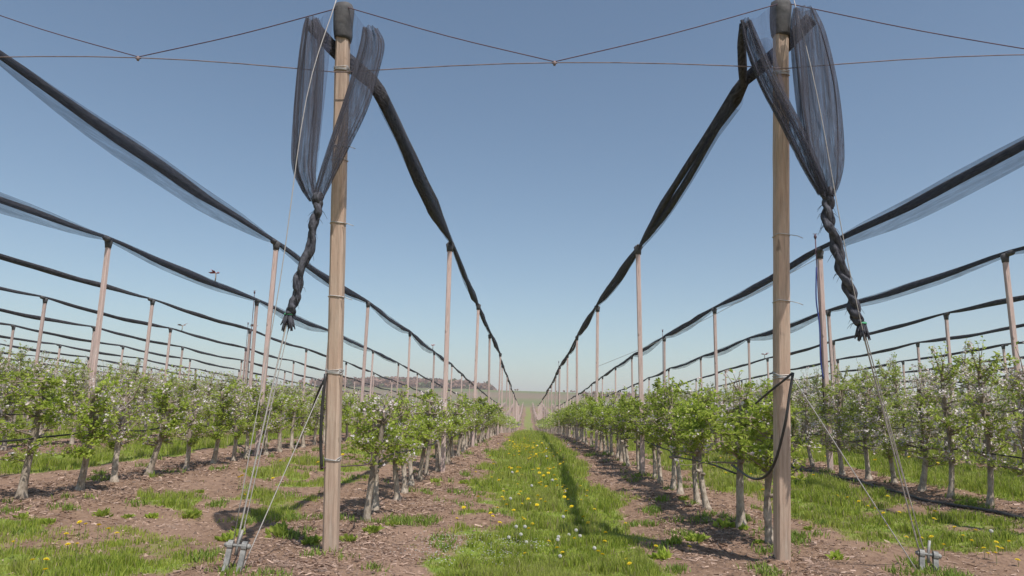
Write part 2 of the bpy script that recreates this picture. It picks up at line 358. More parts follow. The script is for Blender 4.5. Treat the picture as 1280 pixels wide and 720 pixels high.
# ------------------------------------------------------------ sky
w_ = bpy.data.worlds.new('World'); SC.world = w_; w_.use_nodes = True; nt = w_.node_tree
bg = nt.nodes['Background']; sky = nt.nodes.new('ShaderNodeTexSky'); sky.sky_type = 'NISHITA'; sky.sun_disc = False
SD = Vector((.31, -.50, 1.0)).normalized(); EL = math.asin(SD.z); AZ = math.atan2(SD.x, SD.y)
sky.sun_elevation = EL; sky.sun_rotation = AZ; sky.air_density = 1.0; sky.dust_density = .7; sky.ozone_density = .35; sky.altitude = 200
tn = nt.nodes.new('ShaderNodeMix'); tn.data_type = 'RGBA'; tn.blend_type = 'MULTIPLY'; tn.inputs[0].default_value = 1; tn.inputs[7].default_value = (.87, .99, .99, 1); nt.links.new(sky.outputs[0], tn.inputs[6]); nt.links.new(tn.outputs[2], bg.inputs[0]); bg.inputs[1].default_value = .102
sl = bpy.data.lights.new('sun', 'SUN'); sl.energy = 4.1; sl.angle = R(.5); sl.color = (1, .955, .89)
so = bpy.data.objects.new('sun', sl); COL.objects.link(so); so.rotation_euler = SD.to_track_quat('Z', 'Y').to_euler()

# ------------------------------------------------------------ words
ORD = ['first', 'second', 'third', 'fourth', 'fifth', 'sixth', 'seventh', 'eighth', 'ninth', 'tenth', 'eleventh', 'twelfth', 'thirteenth', 'fourteenth', 'fifteenth', 'sixteenth']
def rowname(side, k): return f'{ORD[k]} row {side} of the centre alley'
ALLROWS = [('left', k, x) for k, x in enumerate(ROWL)]+[('right', k, x) for k, x in enumerate(ROWR)]

# ------------------------------------------------------------ apple trees
def leaves_np(C, D, size, r, wid=.55, jit=.25):
    """C cluster points (n,3), D leaf directions (n,3) -> folded rhomb leaves"""
    n = len(C); D = D/np.linalg.norm(D, axis=1, keepdims=True); up = r.normal(0, 1, (n, 3)); up[:, 2] = np.abs(up[:, 2])+.6
    S = np.cross(D, up); S /= np.linalg.norm(S, axis=1, keepdims=True); U = np.cross(S, D); s = size[:, None]
    V = np.zeros((n, 4, 3)); V[:, 0] = C; V[:, 1] = C+D*s*.5+S*s*wid*.5+U*s*.13; V[:, 2] = C+D*s-U*s*.12; V[:, 3] = C+D*s*.5-S*s*wid*.5+U*s*.13
    i = np.arange(n)[:, None]*4; T = np.concatenate([i+np.array([[0, 1, 2]]), i+np.array([[0, 2, 3]])], 0)
    return V.reshape(-1, 3), T
def make_tree(seed, hgt, stub, lo, nbr, spread, dens, blossom, mleaf, tr=.05, lsz=.052):
    rd = random.Random(seed); r = np.random.default_rng(seed)
    lean = (rd.uniform(-.08, .08), rd.uniform(-.08, .08)); ph = rd.random()*6
    def tp(z): return Vector((lean[0]*z/1.2+.04*math.sin(z*2.9+ph)-.04*math.sin(ph), lean[1]*z+.03*math.sin(z*2.3+ph*2), z))
    mb = MB(); zs = [-.08, 0, .04, .1, .2, .32, .45, .58, .7, .82, .95, 1.08, 1.2, 1.35, 1.5, 1.7, 1.9, 2.1, 2.3, 2.5]; zs = [z for z in zs if z <= stub]+[stub]
    rad = []
    for z in zs:
        f = tr*(1-.35*max(0, z)/max(stub, 1.4)); f *= 1.55 if z < .02 else (1.38 if z < .06 else (1.15 if z < .12 else 1)); rad.append(f*(1+rd.uniform(-.08, .16)*(1.6 if z > .55 else 1)))
    if stub > 1.8: rad = [a*(1-.55*min(1, max(0, (z-.8)/(stub-.8)))) for a, z in zip(rad, zs)]
    mb.tube([tp(z) for z in zs], rad, 9, pleat=.06, pk=3)
    for _ in range(9):   # knobs and pruned stubs
        z = rd.uniform(.45, stub*.98); a = rd.uniform(0, 6.28); p = tp(z); dv = Vector((math.cos(a), math.sin(a), .3))
        mb.tube([p, p+dv*(tr+.025), p+dv*(tr+.04)], [.026, .024, .015], 6)
    trunk = mb.mesh('trunk', m_bark)
    bb = MB(); pts = []; dirs = []
    for k in range(nbr):
        z0 = lo+(stub-lo)*((k+.5)/nbr)**1.0*.98+rd.uniform(-.04, .04); a = rd.uniform(0, 6.28); 
        ca, sa = math.cos(a)*.72, math.sin(a)*1.5; ln = spread*rd.uniform(.6, 1.15)*(1-.25*max(0, (z0-.9)/max(hgt-.9, .3)))
        p = tp(min(z0, stub)); dv = Vector((ca, sa, rd.uniform(-.05, .5))).normalized(); path = [p.copy()]; st = 7
        for i in range(st):
            dv = (dv+Vector((rd.uniform(-.3, .3), rd.uniform(-.3, .3), rd.uniform(-.25, .28)))).normalized(); p = p+dv*ln/st
            if p.z > hgt: p.z = hgt-.02*rd.random()
            path.append(p.copy())
        bb.tube(path, [max(.0035, .014*(1-i/(st+1))) for i in range(st+1)], 5, cap=False)
        for i in range(1, st+1):
            pts.append(path[i]); dirs.append(dv.copy())
            if rd.random() < .75:
                q = path[i].copy(); tv = Vector((rd.uniform(-1, 1), rd.uniform(-1, 1), rd.uniform(-.2, 1.1))).normalized(); tl = rd.uniform(.05, .2); tw = [q.copy()]
                for _ in range(3): tv = (tv+Vector((rd.uniform(-.3, .3),)*3)).normalized(); q = q+tv*tl/3; tw.append(q.copy())
                bb.tube(tw, [.005, .004, .003, .002], 4, cap=False); pts += [tw[2], tw[3]]; dirs += [tv, tv]
    if hgt > stub+.1 or blossom > .3:
        for k in range(rd.randint(2, 4)):  # upright shoots
            p = tp(stub*.95); path = [p]; dv = Vector((rd.uniform(-.3, .3), rd.uniform(-.4, .4), 1)).normalized(); ln = (hgt-stub)*rd.uniform(.8, 1.15)+(.15 if hgt > 1.6 else .06)
            for i in range(5): dv = (dv+Vector((rd.uniform(-.15, .15), rd.uniform(-.15, .15), 0))).normalized(); path.append(path[-1]+dv*ln/5); pts.append(path[-1]); dirs.append(dv)
            bb.tube(path, [.012, .009, .008, .006, .004, .003], 5, cap=False)
    branches = bb.mesh('branches', m_twig)
    A = np.array([tuple(p) for p in pts]); n = len(A); bw = np.sin(A[:, 0]*9+seed)+np.sin(A[:, 1]*8+seed*2)+np.sin(A[:, 2]*7+seed*3); rep = r.poisson(dens*np.clip(.95+.55*bw, .12, 2.2), n); C = np.repeat(A, rep, axis=0)+r.normal(0, .016, (rep.sum(), 3))
    D = r.normal(0, 1, C.shape); D[:, 2] = D[:, 2]*.6+.35; sz = lsz*(.55+.75*r.random(len(C)))
    V, T = leaves_np(C, D, sz, r); fol = mesh_np('foliage', V, None, T, [mleaf], smooth=False)
    nb = max(4, int(n*blossom)); ci = r.integers(0, n, nb); C = np.repeat(A[ci][:max(2, nb//2)], 9, axis=0); C = C+r.normal(0, .030, C.shape); C[:, 2] += .02
    nf = len(C); Nn = r.normal(0, 1, (nf, 3)); Nn[:, 2] += .8; Nn[:, 1] -= .4; Nn /= np.linalg.norm(Nn, axis=1, keepdims=True)
    a1 = np.cross(Nn, np.array([.3, .2, .9])); a1 /= np.linalg.norm(a1, axis=1, keepdims=True); a2 = np.cross(Nn, a1); VV = [C]; fs = (.014+.010*r.random(nf))[:, None]
    for j in range(10):
        th = 2*np.pi*j/10; rr = 1.0 if j % 2 == 0 else .55; VV.append(C+(a1*math.cos(th)+a2*math.sin(th))*fs*rr+Nn*fs*.25*rr)
    V = np.stack(VV, 1); i = np.arange(nf)[:, None]*11; T = np.concatenate([i+np.array([[0, 1+j, 1+(j+1) % 10]]) for j in range(10)], 0)
    blo = mesh_np('blossom', V.reshape(-1, 3), None, T, [m_petal], smooth=False)
    return trunk, branches, fol, blo
LOW_L = [make_tree(100+i, 1.45, 1.34+.09*(i % 3), .58, 16, .46, 3.5, .18, m_leaf, .040, .062) for i in range(6)]
LOW_M = [make_tree(150+i, 1.32, 1.15+.10*(i % 3), .42, 17, .50, 3.3, .22, m_leaf, .041, .060) for i in range(6)]
LOW_R = [make_tree(200+i, 1.68, 1.35+.12*(i % 3), .68, 22, .52, 4.7, .14, m_leaf, .039, .062) for i in range(6)]
MID = [make_tree(300+i, 2.0, 1.7, .42, 27, .56, 3.4, .40, m_leaf2, .040, .055) for i in range(6)]
TALL = [make_tree(400+i, 2.45, 2.1, .48, 32, .58, 3.1, .52, m_leaf2, .038, .052) for i in range(6)]
def variety(side, k):
    if side == 'left': return (LOW_L, 1.0) if k == 0 else ((LOW_M, .94) if k == 1 else ((MID, .86) if k == 2 else (TALL, .88)))
    return (LOW_R, 1.0) if k == 0 else ((MID, 1.0) if k == 1 else (TALL, 1.05))
first = {('left', 0): [7.92, 8.79, 9.75, 10.5, 11.4], ('right', 0): [7.12, 8.05, 9.25, 9.95, 10.9], ('left', 1): [7.5, 8.35, 9.2, 10.0, 10.95], ('right', 1): [8.5, 9.4, 10.2, 11.0, 11.85]}
trees = []
for side, k, x in ALLROWS:
    rd = random.Random(k*7+(side == 'left')); lst = list(first.get((side, k), [7.3+rd.random()*.5])); 
    while lst[-1] < 288: lst.append(lst[-1]+rd.uniform(.78, .92)*(1.0 if lst[-1] < 150 else 1.3))
    if (side, k) in first and k == 1: lst = [lst[0]-.9]+lst
    for y in lst:
        xx = x+rd.uniform(-.06, .06)+(-.13 if (side, k) == ('left', 0) else (.13 if (side, k) == ('right', 0) else 0))
        trees.append((side, k, xx, y, rd.random()))
def inview(x, y, z0, z1):
    vis = False
    for z in (z0, (z0+z1)/2, z1):
        px, py = proj((x, y, z))
        if -25 < px < 1305 and -10 < py < 740: vis = True
    return vis
cand = []
for t_ in trees:
    side, k, x, y, rr = t_; z = float(terr(x, y)); vis = y < 60 and inview(x, y, z+.3, z+1.5)
    # how large it shows: rows in front hide the ones behind
    hid = 1.0 if k <= 1 else (.62 if k == 2 else (.5 if k == 3 else .42)); 
    cand.append((hid*1.0/math.hypot(x, y) if vis else 0, t_, z))
order = sorted(range(len(cand)), key=lambda i: -cand[i][0]); chosen = set(i for i in order[:280] if cand[i][0] > 0)
cnt = {}
proto_parts = ('trunk', 'branches', 'foliage', 'blossom')
for i in sorted(chosen, key=lambda i: cand[i][1][3]):
    side, k, x, y, rr = cand[i][1]; z = cand[i][2]; protos, s = variety(side, k); c = cnt.get((side, k), 0); cnt[(side, k)] = c+1
    kind = {0: 'low leafy apple tree', 1: 'pruned apple tree', 2: 'blossoming apple tree'}.get(k, 'blossoming apple tree')
    if c < 12: lab = f'{ORD[c]} {kind} in view, {rowname(side, k)}'
    else: lab = f'{kind} beyond the twelfth, {rowname(side, k)}'
    e = empty('apple_tree', (x, y, z), lab, 'apple tree', f'apple trees in the {rowname(side, k)}')
    e.scale = (s*(.88+.14*rr), s*(1.04+.18*((rr*7) % 1)), s*(.88+.17*((rr*13) % 1))); e.rotation_euler = (((rr*19) % 1-.5)*.10, ((rr*23) % 1-.5)*.10, (math.pi if rr > .5 else 0)+(rr-.5)*.9)
    pr = protos[int(rr*997) % len(protos)]
    if (side, k) == ('left', 0) and c == 0: e.rotation_euler = (0, 0, .1)
    for nm, me in zip(proto_parts, pr): link(nm, me, e)

# far trees as one mass, three levels of detail
def far_template(seed, nleaf, hgt, lo, hw, size, pinkish, white):
    r = np.random.default_rng(seed); V = []; T = []; C = []
    # trunk : triangular prism
    for zz, rr in ((-.05, .07), (.5, .045), (hgt*.8, .03)):
        for a in range(3): V.append((math.cos(a*2.09)*rr, math.sin(a*2.09)*rr, zz)); C.append((.44, .37, .30))
    for l in range(2):
        for a in range(3):
            b = (a+1) % 3; T += [(l*3+a, l*3+b, l*3+3+b), (l*3+a, l*3+3+b, l*3+3+a)]
    V = np.array(V); C = np.array(C); T = np.array(T)
    P = np.stack([r.normal(0, hw*.42, nleaf), r.normal(0, .36, nleaf), lo+(hgt-lo)*r.random(nleaf)**.8], 1)
    a = r.normal(0, 1, (nleaf, 3)); a /= np.linalg.norm(a, axis=1, keepdims=True); b = np.cross(a, r.normal(0, 1, (nleaf, 3))); b /= np.linalg.norm(b, axis=1, keepdims=True)
    s = size*(.6+.8*r.random(nleaf))[:, None]; LV = np.stack([P-a*s*.5, P+b*s*.35, P+a*s*.5, P-b*s*.35], 1).reshape(-1, 3); base = len(V)
    i = np.arange(nleaf)[:, None]*4+base; LT = np.concatenate([i+np.array([[0, 1, 2]]), i+np.array([[0, 2, 3]])], 0)
    t = r.random(nleaf)[:, None]; c = np.array([[.24, .33, .05]])*(1-t)+np.array([[.52, .60, .16]])*t
    k = r.random(nleaf); c[k < pinkish] = np.array([.36, .25, .21]); c[k > 1-white] = np.array([.66, .58, .57])
    return np.concatenate([V, LV]), np.concatenate([T, LT]), np.concatenate([C, np.repeat(c, 4, axis=0)])
VV = []; TT = []; CC = []; off = 0
tcache = {}
for i, (v, t_, z) in enumerate(cand):
    if i in chosen: continue
    side, k, x, y, rr = t_
    dist = math.hypot(x, y)
    if y > 60 and abs(x) > 30 and rr < .5: continue
    lod = 0 if dist < 34 else (1 if dist < 75 else 2)
    hg = {0: 1.42 if side == 'left' else 1.65, 1: 1.38 if side == 'left' else 2.0, 2: 1.8 if side == 'left' else 2.45}.get(k, 2.15 if side == 'left' else 2.35)
    if y > 150: hg = 2.0; kk = 'young'
    else: kk = 'old'
    key = (lod, hg, kk, int(rr*5))
    if key not in tcache:
        nl = (300, 110, 36)[lod]; sz = (.075, .12, .20)[lod]; wh = .09 if k <= 1 else .26
        if side == 'right' and k == 0: wh = .05
        tcache[key] = far_template(hash(key[:2]+(key[3],)) % 9999, nl if kk == 'old' else 26, hg, .5, .55 if lod else .5, sz, .22 if kk == 'old' else .85, wh)
    V, T, C = tcache[key]; V = V.copy()
    if rr > .5: V[:, 1] *= -1; 
    V[:, 2] *= .8+.3*((rr*31) % 1); V = V+np.array([x, y, z]); VV.append(V); TT.append(T+off); CC.append(C*(.85+.3*((rr*17) % 1))); off += len(V)
me = mesh_np('far_apple_trees', np.concatenate(VV), None, np.concatenate(TT), [m_far], np.concatenate(CC), smooth=False)
tag(link('far_apple_trees', me), 'distant rows of apple trees merging into one green and pinkish mass', 'orchard', None, 'stuff')

# ------------------------------------------------------------ posts
def post_proto():
    mb = MB(); w = .045; c = .012; V = []; Q = []; n = 8
    ring = [(w, -w+c), (w, w-c), (w-c, w), (-w+c, w), (-w, w-c), (-w, -w+c), (-w+c, -w), (w-c, -w)]
    zs = np.linspace(-.35, 1.0, 2); hs = [-.35]+list(np.linspace(0, 4.62, 8))
    for i, z in enumerate(hs):
        for a, b in ring: V.append((a, b, z))
    for i in range(len(hs)-1): Q += [(i*n+j, i*n+(j+1) % n, (i+1)*n+(j+1) % n, (i+1)*n+j) for j in range(n)]
    V += [(0, 0, hs[-1])]; t = [(len(V)-1, (len(hs)-1)*n+j, (len(hs)-1)*n+(j+1) % n) for j in range(n)]
    mb.add(V, Q, t); shaft = mb.mesh('shaft', m_post2, smooth=False)
    cb = MB(); cb.tube([(0, 0, 4.50), (0, 0, 4.58), (0, 0, 4.66), (0, 0, 4.70)], [.062, .07, .085, .05], 10); cb.tube([(0, -.10, 4.69), (0, .10, 4.69)], .02, 6)
    return shaft, cb.mesh('cap', m_capm)
shaft_me, cap_me = post_proto()
posts = []
for side, k, x in ALLROWS:
    j = 0; y = 14.0
    while y < 290: posts.append((side, k, x+.05*math.sin(k*3+y), y+.15*math.sin(y*1.3+k), j)); j += 1; y += 8.5
    if k > 0: posts.append((side, k, x, 6.0, -1))
for side, k, x in ALLROWS:
    y = 152.0
    while y < 290: posts.append((side, k, x, y, 99)); y += 6.0
VV = []; QQ = []; off = 0
cp = []
for p in posts:
    side, k, x, y, j = p; z = float(terr(x, y)); zt = 4.72+float(long_z(y))+(.0 if k < 3 else -.02*k*.3); 
    vis = j != 99 and any(inview(x, y, a, b) for a, b in ((z+1.3, zt-.05),)); cp.append(((1/math.hypot(x, y)) if vis else 0, p, z, zt))
ordr = sorted(range(len(cp)), key=lambda i: -cp[i][0]); chp = set(i for i in ordr[:190] if cp[i][0] > 0)
for i, (_, p, z, zt) in enumerate(cp):
    if p[4] == -1 and abs(p[2]) < 12: chp.add(i)
RNDP = random.Random(5)
riser = {('left', 2, 1), ('right', 1, 0), ('right', 1, 2), ('right', 0, 4), ('left', 3, 2)}
shown = {}
for i in sorted(chp, key=lambda i: cp[i][1][3]):
    _, (side, k, x, y, j), z, zt = cp[i]
    key = (side, k); c = shown.get(key, 0)
    if j == -1: lab = f'weathered wooden post at the near end, {rowname(side, k)}'
    else:
        shown[key] = c+1
        lab = f'{ORD[c]} slim wooden post in view, {rowname(side, k)}' if c < 10 else f'slim wooden post beyond the tenth, {rowname(side, k)}'
    if (side, k, j) in riser: lab = f'slim post with sprinkler pipe above the net, {rowname(side, k)}'
    e = empty('trellis_post', (x, y, z), lab, 'post', f'trellis posts in the {rowname(side, k)}')
    s = (zt-z)/4.7; e.scale = (1, 1, s); e.rotation_euler = (RNDP.uniform(-.006, .006), RNDP.uniform(-.012, .012), RNDP.uniform(-.2, .2))
    link('shaft', shaft_me, e); link('cap', cap_me, e)
    if (side, k, j) in riser:
        mb = MB(); mb.tube([(-.08, -.05, 1.2), (-.08, -.06, 3.2), (-.085, -.05, 4.95)], .012, 6); pp = link('sprinkler_pipe', mb.mesh('sprinkler_pipe', m_dcable), e)
        mb = MB(); mb.tube([(-.085, -.05, 4.93), (-.085, -.05, 4.97), (-.085, -.05, 5.0), (-.085, -.05, 5.04)], [.012, .03, .03, .012], 8); mb.tube([(-.13, -.05, 5.05), (-.04, -.05, 5.05)], .007, 5); link('sprinkler_head', mb.mesh('sprinkler_head', m_dcable), pp)
        if (side, k, j) == ('right', 1, 0):
            mb = MB(); mb.tube(curve_pts([(-.10, -.08, 4.3), (-.14, -.10, 3.6), (-.10, -.1, 3.0), (-.11, -.09, 2.3), (-.07, -.08, 1.9)], 20), .014, 6); link('blue_hose', mb.mesh('blue_hose', m_blue), e)
for i, (_, p, z, zt) in enumerate(cp):
    if i in chp: continue
    side, k, x, y, j = p
    if j == 99: zt = z+1.35
    if y > 150 and j != 99: zt = z+2.6
    w = .055 if y < 80 else .075; V = np.array([(x+a*w, y+b*w, zz) for zz in (z-.2, zt) for a, b in ((-1, -1), (1, -1), (1, 1), (-1, 1))]); VV.append(V)
    QQ.append(np.array([(0, 1, 5, 4), (1, 2, 6, 5), (2, 3, 7, 6), (3, 0, 4, 7), (4, 5, 6, 7)])+off); off += 8
tag(link('far_posts', mesh_np('far_posts', np.concatenate(VV), np.concatenate(QQ), None, [m_post2], smooth=False)), 'distant rows of pinkish trellis posts too many to count', 'posts', None, 'stuff')

# ------------------------------------------------------------ the two tall end posts
def end_post(name, base, top, ties, label, w=.060):
    B = Vector(base); Tp = Vector(top); e = empty(name, B, label, 'post', None); ax_ = (Tp-B).normalized(); L_ = (Tp-B).length
    q = Vector((0, 0, 1)).rotation_difference(ax_); e.rotation_mode = 'QUATERNION'; e.rotation_quaternion = q
    V = []; Q_ = []; c = .02; hs = [-.5]+list(np.linspace(0, L_, 26)); rd = random.Random(3)
    for i, z in enumerate(hs):
        s = w*(1.03-.06*z/L_); k = .0022; ring = [(s, -s+c), (s, s-c), (s-c, s), (-s+c, s), (-s, s-c), (-s, -s+c), (-s+c, -s), (s-c, -s)]
        V += [(a+rd.uniform(-k, k), b+rd.uniform(-k, k), z) for a, b in ring]
    for i in range(len(hs)-1): Q_ += [(i*8+j, i*8+(j+1) % 8, (i+1)*8+(j+1) % 8, (i+1)*8+j) for j in range(8)]
    V.append((0, 0, L_)); mb = MB(); mb.add(V, Q_, [(len(V)-1, (len(hs)-1)*8+j, (len(hs)-1)*8+(j+1) % 8) for j in range(8)])
    link('shaft', mb.mesh('shaft', m_post, smooth=False), e)
    cb = MB(); zs = [L_-.30, L_-.28, L_-.2, L_-.1, L_-.02, L_+.03, L_+.045]; cb.tube([(0.004*math.sin(i*2), 0, z) for i, z in enumerate(zs)], [.080, .084, .088, .093, .095, .08, .03], 18, pleat=.03, pk=6)
    link('cap', cb.mesh('cap', m_capm), e)
    for z, n_, gl in ties:
        tb = MB()
        for a in range(n_):
            zz = z+a*.014; r = w*1.06; s = [(r, -r), (r, r), (-r, r), (-r, -r)]; cc = [(r, -r+c), (r, r-c), (r-c, r), (-r+c, r), (-r, r-c), (-r, -r+c), (-r+c, -r), (r-c, -r)]
            pts = [(a_, b_, zz+.012*math.sin(i*1.3+a)) for i, (a_, b_) in enumerate(cc)]; pts.append(pts[0]); tb.tube(pts, .0045, 5)
        if gl: tb.tube([(w*1.05, -w, z), (w+.05, -w-.03, z-.012), (w+.10, -w-.02, z-.03)], .0035, 5)
        link('wire_tie', tb.mesh('wire_tie', m_wire), e)
    return e
LB, LT_ = (-1.68, 6.18, .03), (-1.765, 5.75, 4.95); RB, RT = (2.24, 6.32, -.02), (2.25, 5.75, 5.02)
end_post('end_post', LB, LT_, [(4.33, 4, 0), (3.62, 1, 1), (3.50, 1, 0), (2.92, 1, 1), (2.26, 1, 1), (1.58, 4, 1), (.83, 2, 0)], 'thick weathered end post left of the grass alley with grey cap')
end_post('end_post', RB, RT, [(4.40, 4, 0), (2.95, 1, 1), (2.36, 1, 1), (1.68, 4, 1)], 'thick weathered end post right of the grass alley with grey cap')

# ------------------------------------------------------------ hail nets along the rows
def net_path(side, k, x, y0=6.0, y1=150):
    ys = [y0]+[14+8.5*j for j in range(17) if 14+8.5*j <= y1]; P = []; W = []
    rd = random.Random(k*13+(side == 'left'))
    for a, b in zip(ys[:-1], ys[1:]):
        st = 14 if a < 60 else 6; sg = rd.uniform(.06, .12) if k else rd.uniform(.07, .12); lx = rd.uniform(-.04, .04); skew = rd.uniform(.35, .6)
        for i in range(st):
            t = i/st; q = math.sin(math.pi*t); y = a+(b-a)*t; xx = x+.05*math.sin(k*3+a)*(1-t)+.05*math.sin(k*3+b)*t
            P.append((xx+lx*q, y, 4.74+float(long_z(y))-(.006*k if k >= 3 else 0)-sg*q+.008*math.sin(y*2.1+k))); W.append(q)
    return P, W, rd
for side, k, x in ALLROWS:
    P, W, rd = net_path(side, k, x)
    if k == 0:
        hd = [(-2.0, 5.60, 4.70), (-1.88, 5.80, 4.61), (-1.72, 5.95, 4.50), (-1.52, 6.02, 4.36), (-1.47, 6.25, 4.30)] if side == 'left' else [(2.46, 5.62, 4.80), (2.32, 5.84, 4.68), (2.15, 5.97, 4.55), (1.99, 6.03, 4.42), (1.98, 6.25, 4.38)]
        P2 = []; 
        x1 = hd[-1][0]; z1 = hd[-1][2]
        for p in P:
            if p[1] < 6.9: continue
            f = max(0, (14-p[1])/7.75) if p[1] < 14 else 0; pass
            P2.append((p[0]*(1-f)+x1*f, p[1], (4.74*(1-f)+(z1+.03)*f-.05*math.sin(math.pi*f)) if f > 0 else p[2]))
        W = [.25, .25, .2, .15, .5]+W[len(P)-len(P2):]; P = hd+P2
    e = empty('hail_net', (x, 6, 4.7), f'dark rolled hail net strung on the posts of the {rowname(side, k)}'.replace('the posts of the', 'posts,'), 'hail net', 'rolled hail nets above the tree rows')
    big = {0: .09, 1: .07, 2: .065}.get(k, .06); bigv = {0: .125, 1: .09, 2: .08}.get(k, .07)
    if k >= 3: big, bigv = .06, .075
    seg = []; 
    ra = []; rb = []
    for i, (p, q) in enumerate(zip(P, W)):
        y = p[1]; f = .45+.55*q**.7; nz = 1+.10*math.sin(y*1.3+k*2)+.06*math.sin(y*3.1+k); f2 = .82 if (k in (1, 2) and y < 13.5) else 1; ra.append(big*f*nz*.62*f2); rb.append(bigv*f*nz*f2)
    loc = [(a-x, b-6, c-4.7) for a, b, c in P]
    mb = MB()
    if (side, k) == ('right', 0):   # this roll hangs in two strands between the posts
        for s_ in (-1, 1): mb.tube([(a+s_*.045*q, b, c-s_*.03*q) for (a, b, c), q in zip(loc, W)], [r*.78 for r in ra], 12, rad2=[r*.62 for r in rb], pleat=.14, pk=4, roll=[.3*math.sin(b*.5) for a, b, c in P])
    else: mb.tube(loc, ra, 14 if k < 3 else 8, rad2=rb, pleat=.16 if k < 3 else .1, pk=4, roll=[.35*math.sin(b*.5+k) for a, b, c in P])
    link('net_roll', mb.mesh('net_roll', m_core), e)
    mb = MB(); 
    for i, (p, q) in enumerate(zip(P, W)):   # dark ties where the roll sits on each post
        if q < .01 and p[1] > 7 and p[1] < 50:
            a, b, c = loc[i]; mb.tube([(a, b-.12, c-.01), (a, b-.04, c-.035), (a, b+.04, c-.035), (a, b+.12, c-.01)], [.03, .058, .058, .03], 9); link('tie', mb.mesh('tie', m_capm), e); mb = MB()
    if k < 3:
        m = sum(1 for p in P if p[1] < 48); 
        s0 = 4 if k == 0 else 0
        dv = rd.choice([-1, 1]); pts = []; r1 = []; r2 = []
        for i in range(s0, m):
            a, b, c = loc[i]; q = W[i]; vq = q**.8*(1 if k else .8); amp = (.04 if k == 0 else .075)*(.75+.5*math.sin(i//14*2.1+k+1.0)); pts.append((a+.01, b, c-.03-vq*amp*.55)); r1.append(.045+.02*q); r2.append(.045+vq*(.085+amp))
        mb = MB(); mb.tube(pts, r1, 12, rad2=r2, pleat=.05, pk=3, cap=False); link('loose_net', mb.mesh('loose_net', m_veil), e)

# ------------------------------------------------------------ gathered net ends on the two end posts
def drape(stations, n=40, pleats=9, seed=0, amp=.22):
    """stations: (x, y, z, halfwidth, halfdepth)"""
    mb = MB(); S = np.array(curve_pts([s for s in stations], 44)); V = []; rd = random.Random(seed); ph = rd.random()*6
    for i, (x, y, z, a, b) in enumerate(S):
        for j in range(n):
            th = 2*math.pi*j/n; t = i/len(S); pl = 1+amp*math.sin(pleats*th+ph+.6*math.sin(t*3))+amp*.6*math.sin((pleats+5)*th+ph*2+t*2)
            V.append((x+math.cos(th)*a*(1+.05*pl), y+math.sin(th)*b*pl+.25*b*math.sin(5*math.cos(th)*2+ph), z+.01*math.sin(3*th)))
    k = len(S); mb.add(V, [(i*n+j, i*n+(j+1) % n, (i+1)*n+(j+1) % n, (i+1)*n+j) for i in range(k-1) for j in range(n)]); return mb
def braid(ctrl, r0, r1, turns, n=60):
    C = [(c[0]+.010*math.sin(i*.33), c[1], c[2]) for i, c in enumerate(curve_pts(ctrl, n))]; out = []
    for s in (0, math.pi):
        P = []; Rr = []
        for i, c in enumerate(C):
            t = i/(len(C)-1); th = turns*2*math.pi*(t+.03*math.sin(t*9))+s; r = r0*(1-t)+r1*t; P.append((c[0]+math.cos(th)*r*.62, c[1]+math.sin(th)*r*.62, c[2])); Rr.append(r*(.9+.16*math.sin(i*.55+s*1.3)+.1*math.sin(i*1.3+s)))
        out.append((P, Rr))
    mb = MB()
    for P, Rr in out: mb.tube(P, Rr, 10, pleat=.10, pk=4, side=(0, 1, 0))
    rd = random.Random(8)
    for _ in range(26):   # loose threads standing off the twist
        c = Vector(C[rd.randint(2, len(C)-2)]); a = rd.uniform(0, 6.28); dv = Vector((math.cos(a), math.sin(a), rd.uniform(-1, .3))); mb.tube([c+dv*r0*.6, c+dv*(r0+.015)*1.2+Vector((0, 0, -.01)), c+dv*(r0+.03)*rd.uniform(1.1, 1.5)+Vector((0, 0, -.04))], [.003, .002, .001], 4)
    return mb
